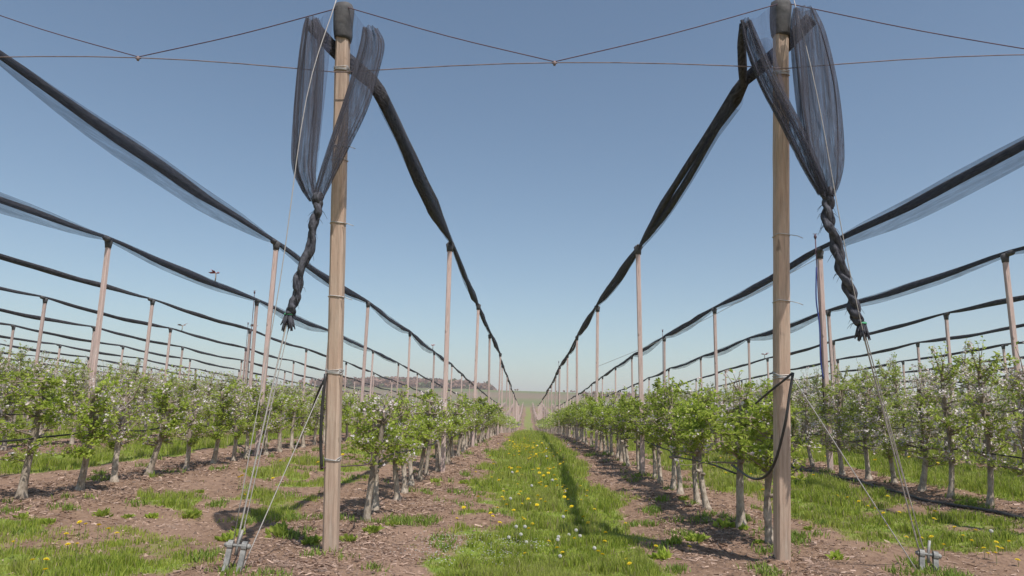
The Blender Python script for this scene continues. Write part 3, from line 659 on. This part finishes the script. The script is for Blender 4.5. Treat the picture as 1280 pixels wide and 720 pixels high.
def net_end(label, org, d1, d2, web, braidc, tuft, r0=.05, r1=.04, turns=2.6):
    e = empty('gathered_net_end', org, label, 'hail net', None); O = Vector(org)
    rel = lambda L_: [tuple([s[0]-O.x, s[1]-O.y, s[2]-O.z]+list(s[3:])) for s in L_]
    for q_, dd in enumerate((d1, d2)):
        do = link('drape', drape(rel(dd), seed=1+q_, amp=.3).mesh('drape', m_drape), e)
        rd = random.Random(31+q_); fm = MB()
        for f_ in range(8):
            a_ = rd.choice([-1, 1])*rd.uniform(.1, 1.0)**.5; b_ = rd.uniform(-.7, .7); C_ = curve_pts(rel(dd), 30); ph = rd.random()*6
            fm.tube([(c[0]+c[3]*(a_+.08*math.sin(i*.3+ph)), c[1]+c[4]*b_, c[2]) for i, c in enumerate(C_)], [.003+.008*rd.random()**2]*len(C_), 6, rad2=.003, cap=False)
        link('fold', fm.mesh('fold', m_fold), do)
    for wl in web:
        A, B, Cc = [np.array(p)-np.array(org) for p in wl]; V = []; n = 12
        for i in range(n+1):
            for j in range(n+1):
                u_, v_ = i/n, j/n; top = A+(B-A)*u_; p = top*(1-v_)+(Cc+(B-A)*.12*(u_-.5))*v_; p = p+np.array([0, .02*math.sin(u_*14+v_*3)*(1-v_*.5), -.04*math.sin(math.pi*u_)*(1-v_)]); V.append(tuple(p))
        mb = MB(); mb.add(V, [(i*(n+1)+j, i*(n+1)+j+1, (i+1)*(n+1)+j+1, (i+1)*(n+1)+j) for i in range(n) for j in range(n)]); link('stretched_net', mb.mesh('stretched_net', m_web), e)
    bo = link('twisted_tail', braid(rel(braidc), r0, r1, turns).mesh('twisted_tail', m_tail), e)
    T0 = Vector(tuft)-O; mb = MB(); rd = random.Random(4)
    for i in range(46):
        a = rd.uniform(0, 6.28); s = rd.uniform(.02, .055); l = rd.uniform(.05, .11)
        mb.tube([T0+Vector((math.cos(a)*.02, math.sin(a)*.02, .05)), T0+Vector((math.cos(a)*s*.8, math.sin(a)*s*.8, -l*.4)), T0+Vector((math.cos(a)*s*1.1, math.sin(a)*s*1.1, -l))], [.009, .008, .004], 5)
    link('frayed_tip', mb.mesh('frayed_tip', m_tail), e)
    mb = MB(); mb.tube([T0+Vector((0, 0, .030)), T0+Vector((0, 0, .045))], [.036, .036], 12); link('twine', mb.mesh('twine', m_green), e)
    kb = MB(); c0 = Vector(braidc[0])-O; kb.tube([c0+Vector((0, 0, .06)), c0+Vector((.01, 0, .03)), c0, c0+Vector((0, 0, -.04))], [.036, .050, .048, .034], 12, pleat=.1); link('knot', kb.mesh('knot', m_tail), e)
    return e
LA, LBk, LG = (-2.02, 5.58, 4.70), (-1.44, 5.58, 4.60), (-1.80, 5.50, 3.04)
net_end('hail net end draped from the left end post, twisted into a tail', (-1.77, 5.55, 4.6),
        [(-1.99, 5.58, 4.75, .055, .03), (-1.97, 5.57, 4.6, .09, .045), (-1.955, 5.55, 4.3, .11, .05), (-1.945, 5.53, 3.8, .115, .055), (-1.93, 5.5, 3.35, .10, .055), (-1.88, 5.5, 3.14, .065, .045), (-1.83, 5.5, 3.02, .03, .03)],
        [(-1.46, 5.58, 4.66, .06, .03), (-1.43, 5.57, 4.5, .10, .045), (-1.47, 5.56, 4.25, .11, .05), (-1.55, 5.53, 3.85, .11, .055), (-1.68, 5.5, 3.4, .075, .05), (-1.76, 5.5, 3.14, .05, .04), (-1.79, 5.5, 3.02, .03, .03)],
        [((-1.83, 5.66, 4.93), (-2.03, 5.6, 4.72), (-1.86, 5.6, 3.5)), ((-1.68, 5.66, 4.93), (-1.42, 5.6, 4.62), (-1.60, 5.6, 3.9)), ((-2.0, 5.6, 4.66), (-1.82, 5.6, 4.5), (-1.84, 5.54, 3.3))],
        [(-1.80, 5.50, 3.03), (-1.80, 5.50, 2.86), (-1.84, 5.50, 2.62), (-1.90, 5.50, 2.35), (-1.93, 5.50, 2.16), (-1.955, 5.5, 2.05)], (-1.965, 5.5, 2.02), .028, .029)
net_end('hail net end draped from the right end post, twisted into a long tail', (2.3, 5.55, 4.6),
        [(1.87, 5.58, 4.76, .045, .03), (1.93, 5.57, 4.5, .07, .05), (2.04, 5.55, 4.15, .08, .06), (2.18, 5.52, 3.8, .08, .06), (2.33, 5.5, 3.4, .07, .055), (2.43, 5.5, 3.15, .04, .045)],
        [(2.39, 5.58, 4.88, .09, .03), (2.41, 5.57, 4.65, .145, .05), (2.44, 5.55, 4.2, .175, .06), (2.455, 5.53, 3.8, .175, .06), (2.46, 5.5, 3.45, .15, .06), (2.47, 5.5, 3.25, .095, .055), (2.46, 5.5, 3.12, .045, .045)],
        [((2.18, 5.66, 5.0), (1.84, 5.6, 4.76), (2.1, 5.6, 4.0)), ((2.33, 5.66, 5.0), (2.47, 5.6, 4.82), (2.40, 5.6, 3.6)), ((1.86, 5.6, 4.72), (1.95, 5.95, 4.45), (1.98, 6.0, 4.40)), ((1.88, 5.62, 4.7), (2.10, 5.62, 4.62), (2.3, 5.56, 3.6))],
        [(2.46, 5.50, 3.14), (2.45, 5.50, 2.98), (2.50, 5.50, 2.72), (2.57, 5.52, 2.45), (2.63, 5.54, 2.2), (2.68, 5.56, 2.08)], (2.70, 5.56, 2.04), .033, .034, 3.6)
mb = MB()
mb.tube(curve_pts([(1.86, 5.6, 4.74), (1.88, 5.75, 4.6), (1.94, 5.92, 4.44), (1.98, 6.05, 4.38)], 14), .035, 9, pleat=.15); e = empty('net_strand', (0, 0, 0), 'dark net strand joining the draped end to the right row roll', 'hail net'); link('strand', mb.mesh('strand', m_core), e)

# ------------------------------------------------------------ cables across the row ends
XS = [-9.05, -5.42, -1.74, 2.25, 6.07, 9.89]; ZL = [4.42, 4.37, 4.27, 4.35, 4.49, 4.57]
mb = MB(); pts = []
for i in range(len(XS)-1):
    for s in range(8):
        t = s/8; sg = -.0; pts.append((XS[i]+(XS[i+1]-XS[i])*t, 5.66, ZL[i]+(ZL[i+1]-ZL[i])*t+.075*math.sin(math.pi*t)))
pts.append((XS[-1], 5.66, ZL[-1])); mb.tube(pts, .0045, 6)
tag(link('cross_cable', mb.mesh('cross_cable', m_cable)), 'rusty lower cable stretched across the row ends between both end posts', 'cable')
mb = MB(); pts = []; kn = []
tops = [4.98, 4.98, 4.93, 5.0, 5.08, 5.1]
for i in range(len(XS)-1):
    xm = (XS[i]+XS[i+1])/2; zm = (ZL[i]+ZL[i+1])/2+.075
    if i == 2: xm = .19
    if i == 3: xm = 4.62
    kn.append((xm, 5.66, zm)); pts += curve_pts([(XS[i], 5.68, tops[i]), ((XS[i]*.5+xm*.5), 5.67, tops[i]*.5+zm*.5-.02), (xm, 5.66, zm+.008)], 8)[:-1]; pts += curve_pts([(xm, 5.66, zm+.008), ((XS[i+1]*.5+xm*.5), 5.67, tops[i+1]*.5+zm*.5-.02), (XS[i+1], 5.68, tops[i+1])], 8)[:-1]
mb.tube(pts, .0045, 6); uc = empty('peak_cable', (0, 5.66, 4.9), 'dark zigzag cable running from post caps down to the lower cable', 'cable')
o = link('cable', mb.mesh('cable', m_dcable), uc); o.location = (0, -5.66, -4.9)
for c in kn:
    mb = MB(); mb.tube([(0, 0, -.03), (0, -.004, -.01), (0, 0, .012)], [.010, .015, .011], 8); mb.tube([(-.024, 0, -.004), (.024, 0, -.004)], .008, 6)
    link('clamp', mb.mesh('clamp', m_cable), uc, (c[0], 0, c[2]-4.9))

# ------------------------------------------------------------ anchors and guy wires
def anchor(loc, rot, tilt, label):
    e = empty('ground_anchor', loc, label, 'anchor', 'steel ground anchors for the guy wires'); e.rotation_euler = (tilt, .10, rot); e.scale = (1.15, 1.15, 1.15)
    for s in (-1, 1):
        mb = MB(); mb.box((s*.045, 0, .06), (.032, .04, .40)); mb.tube([(s*.045-.016, 0, .26), (s*.045+.016, 0, .26)], .032, 14); mb.tube([(s*.045-.013, 0, -.13), (s*.045+.013, 0, -.13)], .03, 12)
        link('side_plate', mb.mesh('side_plate', m_steel, smooth=False), e)
    mb = MB(); mb.tube([(-.085, 0, .26), (.085, 0, .26)], .011, 8); mb.tube([(-.075, 0, .26), (-.062, 0, .26)], .020, 6); mb.tube([(.062, 0, .26), (.078, 0, .26)], .020, 6); link('bolt', mb.mesh('bolt', m_steel), e)
    mb = MB(); mb.tube([(-.05, 0, -.06), (.05, 0, -.06)], .014, 8); link('crossbar', mb.mesh('crossbar', m_steel), e)
    mb = MB(); mb.tube([(0, 0, -.45), (0, 0, -.08)], .013, 8); mb.tube([(0, 0, .2), (.0, 0, .27), (.01, 0, .36)], .010, 7); link('rod', mb.mesh('rod', m_steel), e)
    return e
anchor((-2.21, 5.36, -.03), .15, -.18, 'galvanised steel anchor in the soil left of the left end post')
anchor((3.38, 6.12, -.10), -.25, -.18, 'galvanised steel anchor in the grass right of the right end post')
def wire(name, ctrl, r, mat, label, n=16, cat='wire', sag=0, group=None):
    C = curve_pts(ctrl, n); 
    if sag: C = [(a, b, c-sag*math.sin(math.pi*i/(len(C)-1))) for i, (a, b, c) in enumerate(C)]
    mb = MB(); mb.tube(C, r, 7); o = link(name, mb.mesh(name, mat)); tag(o, label, cat, group); return o
aL = (-2.20, 5.43, .28); aR = (3.37, 6.18, .19)
wire('guy_wire', [(-1.80, 5.64, 4.99), (-1.93, 5.42, 3.9), (-2.03, 5.42, 2.3), (-2.23, 5.43, .28)], .004, m_rope, 'pale guy wire from the left post cap down to its anchor')
wire('tail_cord', [(-1.97, 5.5, 2.03), aL], .0065, m_rope, 'pale cord from the left net tail down to the anchor', cat='cord')
wire('tail_cord', [(-1.95, 5.5, 2.0), (-2.17, 5.43, .29)], .0035, m_rope, 'thin second cord beside the left tail cord at the anchor', cat='cord')
wire('guy_wire', [(-1.76, 6.02, 1.60), (-2.16, 5.42, .04)], .0042, m_rope, 'grey guy wire from the middle of the left end post to its anchor')
wire('tail_cord', [(2.70, 5.56, 2.02), (3.36, 6.18, .19)], .006, m_rope, 'pale cord from the right net tail down to the anchor', cat='cord')
wire('tail_cord', [(2.72, 5.56, 2.0), (3.40, 6.18, .19)], .0045, m_rope, 'thin second cord beside the right tail cord at the anchor', cat='cord')
wire('guy_wire', [(2.32, 6.08, 1.66), (3.33, 6.14, .02)], .005, m_wire, 'grey guy wire from the middle of the right end post to its anchor')
wire('guy_wire', [(2.33, 5.66, 5.05), (2.40, 5.45, 4.0), (2.66, 5.50, 2.1), (3.41, 6.19, .19)], .0036, m_rope, 'pale guy wire from the right post cap passing the net tail')
wire('ground_root', [(3.05, 6.9, .01), (3.2, 6.75, .03), (3.35, 6.62, .01), (3.5, 6.45, .02)], .009, m_twig, 'thin dark stick lying on the soil beside the right anchor', cat='stick')
wire('slack_wire', [(6.1, 14.0, 4.6), (4.2, 18, 3.6), (2.25, 22.5, 2.7)], .006, m_wire, 'thin slanting wire behind the right end post', sag=.1)
wire('hanging_rope', [(-1.77, 5.98, 1.60), (-1.785, 6.00, 1.35), (-1.79, 6.03, 1.05), (-1.77, 6.06, .78)], .014, m_hose, 'black rope hanging along the left side of the left end post', cat='rope')
wire('hanging_rope', [(-1.78, 6.02, 1.57), (-1.86, 6.1, 1.44), (-1.98, 6.3, 1.23)], .010, m_hose, 'short black rope slanting off the left end post', cat='rope')
wire('tie_wire', [(-1.76, 6.02, .80), (-1.6, 6.3, .82), (-1.55, 6.9, .80), (-1.74, 7.88, .86)], .0055, m_dcable, 'grey wire from the left end post to the first trunk', sag=.03)
wire('black_hose', [(2.27, 5.93, 1.69), (2.23, 5.93, 1.5), (2.19, 5.95, 1.26), (2.15, 6.1, .95), (2.12, 6.3, .79), (2.12, 6.7, .74), (2.15, 7.4, .80)], .012, m_hose, 'black hose looping down the front of the right end post', n=36, cat='hose')
wire('hanging_rope', [(2.27, 5.94, 1.69), (2.2, 5.98, 1.62), (2.14, 6.2, 1.52), (2.16, 6.6, 1.43)], .010, m_hose, 'black rope slanting left from the middle of the right end post', cat='rope')
# irrigation hoses hung between trunks
for side, k, x, y0 in (('left', 0, ROWL[0], 7.9), ('left', 1, ROWL[1], 6.4), ('right', 0, ROWR[0], 7.6), ('right', 1, ROWR[1], 7.6), ('left', 2, ROWL[2], 10), ('right', 2, ROWR[2], 11)):
    rd = random.Random(k+50); pts = []; y = y0; g0 = float(np.interp(x, PX, PZ))
    while y < 45: pts.append((x+rd.uniform(-.08, .08), y, g0+.66+rd.uniform(-.07, .07)+float(long_z(y)))); y += rd.uniform(.5, 1.1)
    mb = MB(); mb.tube(curve_pts(pts, len(pts)*4), .011, 6); tag(link('irrigation_hose', mb.mesh('irrigation_hose', m_hose)), f'black irrigation hose hung from trunks, {rowname(side, k)}', 'hose')
pts = [(ROWR[1]-.42+.05*math.sin(y*1.1), y, float(terr(ROWR[1]-.42, y))+.015) for y in np.arange(6.6, 22, .5)]; mb = MB(); mb.tube(pts, .030, 8, rad2=.022, pleat=.08)
tag(link('ground_pipe', mb.mesh('ground_pipe', m_hose)), 'black pipe lying on the ground beside the second row right of the alley', 'pipe')

# ------------------------------------------------------------ scraps caught on the nets
def scrap(px_x, px_y, row, Y, mat, label, s=.1):
    x = row; z = 4.85+float(long_z(Y))
    e = empty('net_scrap', (x, Y, z), label, 'scrap', None); rd = random.Random(int(Y*10)); mb = MB()
    for i in range(7):
        a = rd.uniform(0, 6.28); l = s*rd.uniform(.6, 1.3); c = Vector((0, 0, .12)); dv = Vector((math.cos(a), math.sin(a), rd.uniform(-.2, .7))); sd = Vector((-dv.y, dv.x, .3))*.35
        mb.add([c, c+dv*l*.6+sd*l, c+dv*l*1.1, c+dv*l*.6-sd*l*.8, c+dv*l*.5+Vector((0, 0, .03))], [(0, 1, 2, 4), (0, 4, 2, 3)])
    link('rag', mb.mesh('rag', mat, smooth=False), e); mb = MB(); mb.tube([(0, 0, -.12), (.01, 0, 0), (0, 0, .14)], .018, 6); link('stalk', mb.mesh('stalk', m_twig), e)
scrap(0, 0, ROWL[2]+.02, 19.2, m_red, 'tattered red scrap standing on the third net left of the alley', .17)
scrap(0, 0, ROWL[4], 19.8, m_tan, 'brown bag-like scrap caught on the fifth net from the alley', .17)
scrap(0, 0, ROWL[4], 32.0, m_tan, 'small pinkish scrap on a distant net at left', .2)
scrap(0, 0, ROWL[3], 31.5, m_tan, 'faded scrap on the fourth net left of the alley', .2)
scrap(0, 0, ROWL[1], 38.5, m_red, 'dark red scrap on the second net left of the alley', .14)
scrap(0, 0, ROWR[3], 40, m_red, 'small reddish scrap on the fourth net right of the alley', .2)
bb = MB(); bb.tube([(0, 0, .0), (0, 0, .1), (.01, 0, .2), (.03, 0, .27), (.05, 0, .3)], [.03, .10, .12, .09, .02], 10, pleat=.08)

# ------------------------------------------------------------ dandelions
def yellow_head(r0=.017):
    V = []; T = []; rd = random.Random(1)
    for ring, (n, l, up) in enumerate(((16, 1.0, .12), (14, .8, .35), (10, .5, .55))):
        for i in range(n):
            a = 2*math.pi*i/n+ring*.2; w = .22; b = len(V); r = r0*l*rd.uniform(.9, 1.1)
            V += [(0, 0, .0+ring*.002), (math.cos(a-w)*r, math.sin(a-w)*r, r0*up), (math.cos(a+w)*r, math.sin(a+w)*r, r0*up)]; T.append((b, b+1, b+2))
    return mesh_np('flower_head', np.array(V), None, np.array(T), [m_yel], smooth=False)
def seed_head(r0=.02):
    V = []; T = []; rd = random.Random(2)
    for i in range(90):
        z = 1-2*(i+.5)/90; a = i*2.4; rr = math.sqrt(1-z*z); p = np.array([math.cos(a)*rr, math.sin(a)*rr, z]); s = np.cross(p, [0.1, .3, .9]); s /= np.linalg.norm(s); q = np.cross(p, s); b = len(V)
        V += [tuple(p*r0*.15), tuple(p*r0+s*r0*.2), tuple(p*r0-s*r0*.1+q*r0*.17), tuple(p*r0-s*r0*.1-q*r0*.17)]; T += [(b, b+1, b+2), (b, b+3, b+1), (b+1, b+2, b+3)]
    return mesh_np('seed_head', np.array(V), None, np.array(T), [m_seed], smooth=False)
def stem_me(h):
    mb = MB(); mb.tube([(0, 0, -.02), (.004, 0, h*.5), (0, 0, h)], [.0028, .0022, .002], 5, cap=False); return mb.mesh('stem', m_stem)
YH, SH, ST = yellow_head(.021), seed_head(.016), [stem_me(.05), stem_me(.09), stem_me(.13)]
def flower(x, y, seedy, rr):
    z = float(terr(x, y)); nm = 'dandelion_clock' if seedy else 'dandelion'
    e = empty(nm, (x, y, z), 'white dandelion seed head standing in the grass' if seedy else 'yellow dandelion flower open in the grass', 'dandelion', 'white dandelion seed heads' if seedy else 'yellow dandelions in the grass')
    i = int(rr*2.99); hh = (.05, .09, .13)[i]; sc_ = max(1.0, min(1.6, (y/6)**.5)); e.scale = (sc_,)*3
    link('stem', ST[i], e); o = link('seed_head' if seedy else 'flower_head', SH if seedy else YH, e, (0, 0, hh)); o.rotation_euler = (rr*.5, (rr*7 % 1-.5)*.5, rr*6)
rd = random.Random(21)
spots = []
for (px, py) in ((710,705),(738,705),(590,640)): pass
def gpt(px, py):
    c = np.array([(px-640)/F, -(py-360)/F, 1.0]); r = M@c; t = (CH-.0)/(-r[2])
    for _ in range(6): p = CP+t*r; t = (CH-float(terr(p[0], p[1]))-.06)/(-r[2])
    p = CP+t*r; return p[0], p[1]
yel = [(628,622),(642,638),(633,636),(660,634),(671,624),(630,625),(661,666),(686,676),(697,690),(656,703),(705,608),(706,626),(710,630),(743,637),(782,654),(757,671),(756,676),(820,682),(753,698),(787,716),(718,678),(696,690),(703,690),(862,683),(661,575),(673,595),(709,617),(682,570),(665,560),(650,590),(636,575),(672,580),(748,694),(784,698),(735,664),
       (83,666),(98,664),(106,666),(122,668),(135,667),(85,679),(57,705),(40,706),(56,718),(96,685),(15,690),(146,666),(1168,652),(1133,671),(1152,672),(1165,682),(1194,670),(1245,677),(1247,683),(1235,690),(1230,690),(1215,681),(1253,689),(1245,697),(1074,638),(1095,641),(1105,652),(1060,630),(1220,668),(1262,682),(1180,686),(1272,700),(1140,658),(1046,620),(1085,633)]
for px, py in yel:
    x, y = gpt(px, py); spots.append((x, y, 0))
for px, py in [(636,671),(645,669),(651,673),(658,678),(664,682),(646,667),(656,669),(706,618),(704,651),(711,668),(720,668),(725,675),(697,685),(743,690),(640,597),(663,630),(638,629),(698,682),(1240,675),(700,700)]:
    x, y = gpt(px, py); spots.append((x, y, 1))
for _ in range(130):
    y = 8+rd.random()**1.1*18; x = rd.gauss(.12, .42); spots.append((x, y, 1 if rd.random() < .07 else 0))
for _ in range(36): spots.append((rd.gauss(4.4, .5), 7.2+rd.random()*14, 0))
for _ in range(14): spots.append((rd.gauss(-3.8, .5), 8.2+rd.random()*12, 0))
for _ in range(14): spots.append((rd.gauss(8.1, .6), 11+rd.random()*12, 0))
for x, y, s in spots: flower(x, y, s, rd.random())
# far yellow blooms and tiny daisies : stuff
def specks(P, size, colr_, name, label, hgt):
    n = len(P); z = terr(P[:, 0], P[:, 1])+hgt; V = np.zeros((n, 6, 3)); ang = rng.uniform(0, 6.28, n)
    for j in range(6): V[:, j] = np.stack([P[:, 0]+np.cos(ang+j*1.047)*size, P[:, 1]+np.sin(ang+j*1.047)*size, z+(j % 2)*size*.7-.2*size], 1)
    i = np.arange(n)[:, None]*6; T = np.concatenate([i+np.array([[0, a, a+1]]) for a in range(1, 5)], 0); c = np.repeat(np.array([colr_])*(.85+.3*rng.random((n, 1))), 6, axis=0)
    return tag(link(name, mesh_np(name, V.reshape(-1, 3), None, T, [m_grass], c, smooth=False)), label, 'flowers', None, 'stuff')
n = 2600; Y = 20+rng.random(n)**1.1*48; P = np.stack([rng.normal(.12, .34, n), Y], 1); specks(P, .026*(Y/22)**.5, [.75, .60, .03], 'far_dandelions', 'yellow dandelions massed along the far grass alley', .07)
cl = np.stack([rng.uniform(-1.0, .1, 60), rng.uniform(6.0, 7.4, 60)], 1); P = np.repeat(cl, 8, axis=0)+rng.normal(0, .09, (480, 2)); specks(P, .0065*np.ones(len(P)), [.70, .68, .64], 'tiny_white_flowers', 'tiny white flowers dotted through the short grass at lower left of the alley', .045)

# ------------------------------------------------------------ leafy weed clumps at trunk feet
def clump_me(seed, n=60, s=.06):
    r = np.random.default_rng(seed); C = r.normal(0, .02, (n, 3)); C[:, 2] = np.abs(C[:, 2])*.9; D = C.copy(); D[:, 2] = np.abs(D[:, 2])+.03+.05*r.random(n); V, T = leaves_np(C, D+r.normal(0, .02, D.shape), s*(.6+.7*r.random(n)), r, .5); return mesh_np('weed_clump', V, None, T, [m_leaf], smooth=False)
CLM = [clump_me(s) for s in range(5)]
for (px, py) in [(298,640+22),(465,658),(492,650),(437,668),(60,648),(30,640),(350,662),(352,655),(130,637),(240,640),(190,640),(930,655),(948,672),(905,652),(820,690),(830,690),(800,560),(855,620),(815,570),(1000,600),(1045,690),(1070,640),(1200,625),(1215,625),(700,500),(250,610),(580,600),(545,600),(870,670),(845,672),(1030,640),(1010,655),(300,655),(285,668),(390,672),(160,640)]:
    if py < 520: continue
    x, y = gpt(px, py); rr = rd.random()
    o = link('weed_clump', CLM[int(rr*4.99)], None, (x, y, float(terr(x, y))-.01)); s = .7+.8*rd.random(); o.scale = (s, s, s*.8); o.rotation_euler = (0, 0, rr*6.28)
    tag(o, 'small leafy green weed clump on the brown soil', 'weed', 'leafy weed clumps on the soil')

# ------------------------------------------------------------ clods of earth
def clods():
    r = np.random.default_rng(44); P = sample(55, 24, seed=77); g = grassmask(P[:, 0], P[:, 1]); P = P[(g < .35)]
    ex = []
    for cx, cy in ((LB[0], LB[1]), (RB[0], RB[1])): a = r.uniform(0, 6.28, 60); q = r.uniform(.05, .16, 60); ex.append(np.stack([cx+np.cos(a)*q, cy+np.sin(a)*q], 1))
    P = np.concatenate([P]+ex); n = len(P); s = (.006+.022*r.random(n)**2.5)*(np.maximum(P[:, 1], 6)/6)**.5; z = terr(P[:, 0], P[:, 1])
    oc = np.array([(1, 0, 0), (0, 1, 0), (-1, 0, 0), (0, -1, 0), (0, 0, .8), (0, 0, -.6)]); V = P[:, None, :]*0; V = np.concatenate([np.repeat(P[:, None, :], 6, axis=1), np.repeat(z[:, None, None], 6, axis=1)], 2)+oc[None]*s[:, None, None]*(.7+.6*r.random((n, 6, 1)))
    F_ = np.array([(0, 1, 4), (1, 2, 4), (2, 3, 4), (3, 0, 4), (1, 0, 5), (2, 1, 5), (3, 2, 5), (0, 3, 5)]); T = (np.arange(n)[:, None, None]*6+F_[None]).reshape(-1, 3); c = np.repeat(np.array([[.28, .185, .135]])*(.5+.9*r.random((n, 1))), 6, axis=0)
    tag(link('clods', mesh_np('clods', V.reshape(-1, 3), None, T, [m_chip], c, smooth=False)), 'small crumbled clods of brown earth on the bare soil', 'clods', None, 'stuff')
clods()

# ------------------------------------------------------------ far wooded slope and hedges
def far_bushes():
    r = np.random.default_rng(9); VV = []; TT = []; CC = []; off = 0; n = 1500
    X = r.uniform(-160, -22, n); Y = r.uniform(470, 660, n); k = np.clip(1-(np.abs((X+92)/66))**4, 0, 1) > r.random(n)*.6; X = X[k]; Y = Y[k]
    hx = np.concatenate([r.uniform(-60, 220, 60), r.uniform(30, 110, 60)]); hy = np.concatenate([r.normal(505, 5, 60), r.normal(395, 6, 60)]); S = np.concatenate([r.uniform(3, 6, len(X)), r.uniform(1.0, 1.8, 60), r.uniform(1.5, 3.5, 60)]); X = np.concatenate([X, hx]); Y = np.concatenate([Y, hy]); Z = terr(X, Y)
    m = 26
    for x, y, z, s in zip(X, Y, Z, S):
        P = r.normal(0, 1, (m, 3)); P /= np.linalg.norm(P, axis=1, keepdims=True); P = P*s*.5*r.random((m, 1))**.4; P[:, 2] = P[:, 2]*.9+s*.5
        a = r.normal(0, 1, (m, 3)); b = np.cross(a, r.normal(0, 1, (m, 3))); a /= np.linalg.norm(a, axis=1, keepdims=True); b /= np.linalg.norm(b, axis=1, keepdims=True); q = s*.22
        V = (np.stack([P-a*q, P+b*q, P+a*q, P-b*q], 1)+np.array([x, y, z])).reshape(-1, 3); i = np.arange(m)[:, None]*4+off
        VV.append(V); TT.append(i+np.array([[0, 1, 2, 3]])); off += m*4; c = np.array([.34, .20, .15]) if r.random() < .85 else np.array([.15, .18, .07]); CC.append(np.tile(c*(.7+.6*r.random()), (m*4, 1)))
    me = mesh_np('far_woods', np.concatenate(VV), np.concatenate(TT), None, [m_far], np.concatenate(CC), smooth=False); tag(link('far_woods', me), 'brownish wooded slope and hedges on the far hill', 'woods', None, 'stuff')
far_bushes()

# ------------------------------------------------------------ haze
hb = MB(); hb.box((0, 1700, 10), (6200, 4600, 140)); m, nt, out = newmat('haze_air'); v = N(nt, 'ShaderNodeVolumePrincipled'); v.inputs['Color'].default_value = (1.0, .94, .98, 1); v.inputs['Density'].default_value = .0006; v.inputs['Anisotropy'].default_value = .2
nt.links.new(v.outputs[0], out.inputs['Volume']); HAZE = True
if HAZE:
    o = link('haze', hb.mesh('haze', m, smooth=False)); tag(o, 'thin pale haze over the orchard and far fields', 'haze', None, 'stuff')

# ------------------------------------------------------------ render settings
vs = SC.view_settings; vs.view_transform = 'Standard'; vs.look = 'None'; vs.gamma = 1; vs.exposure = .2; vs.use_curve_mapping = False
SC.render.engine = 'CYCLES'; cy = SC.cycles; cy.max_bounces = 6; cy.transparent_max_bounces = 24; cy.volume_bounces = 1; cy.diffuse_bounces = 3; cy.glossy_bounces = 2; cy.transmission_bounces = 3
cy.use_denoising = True; cy.sample_clamp_indirect = 6
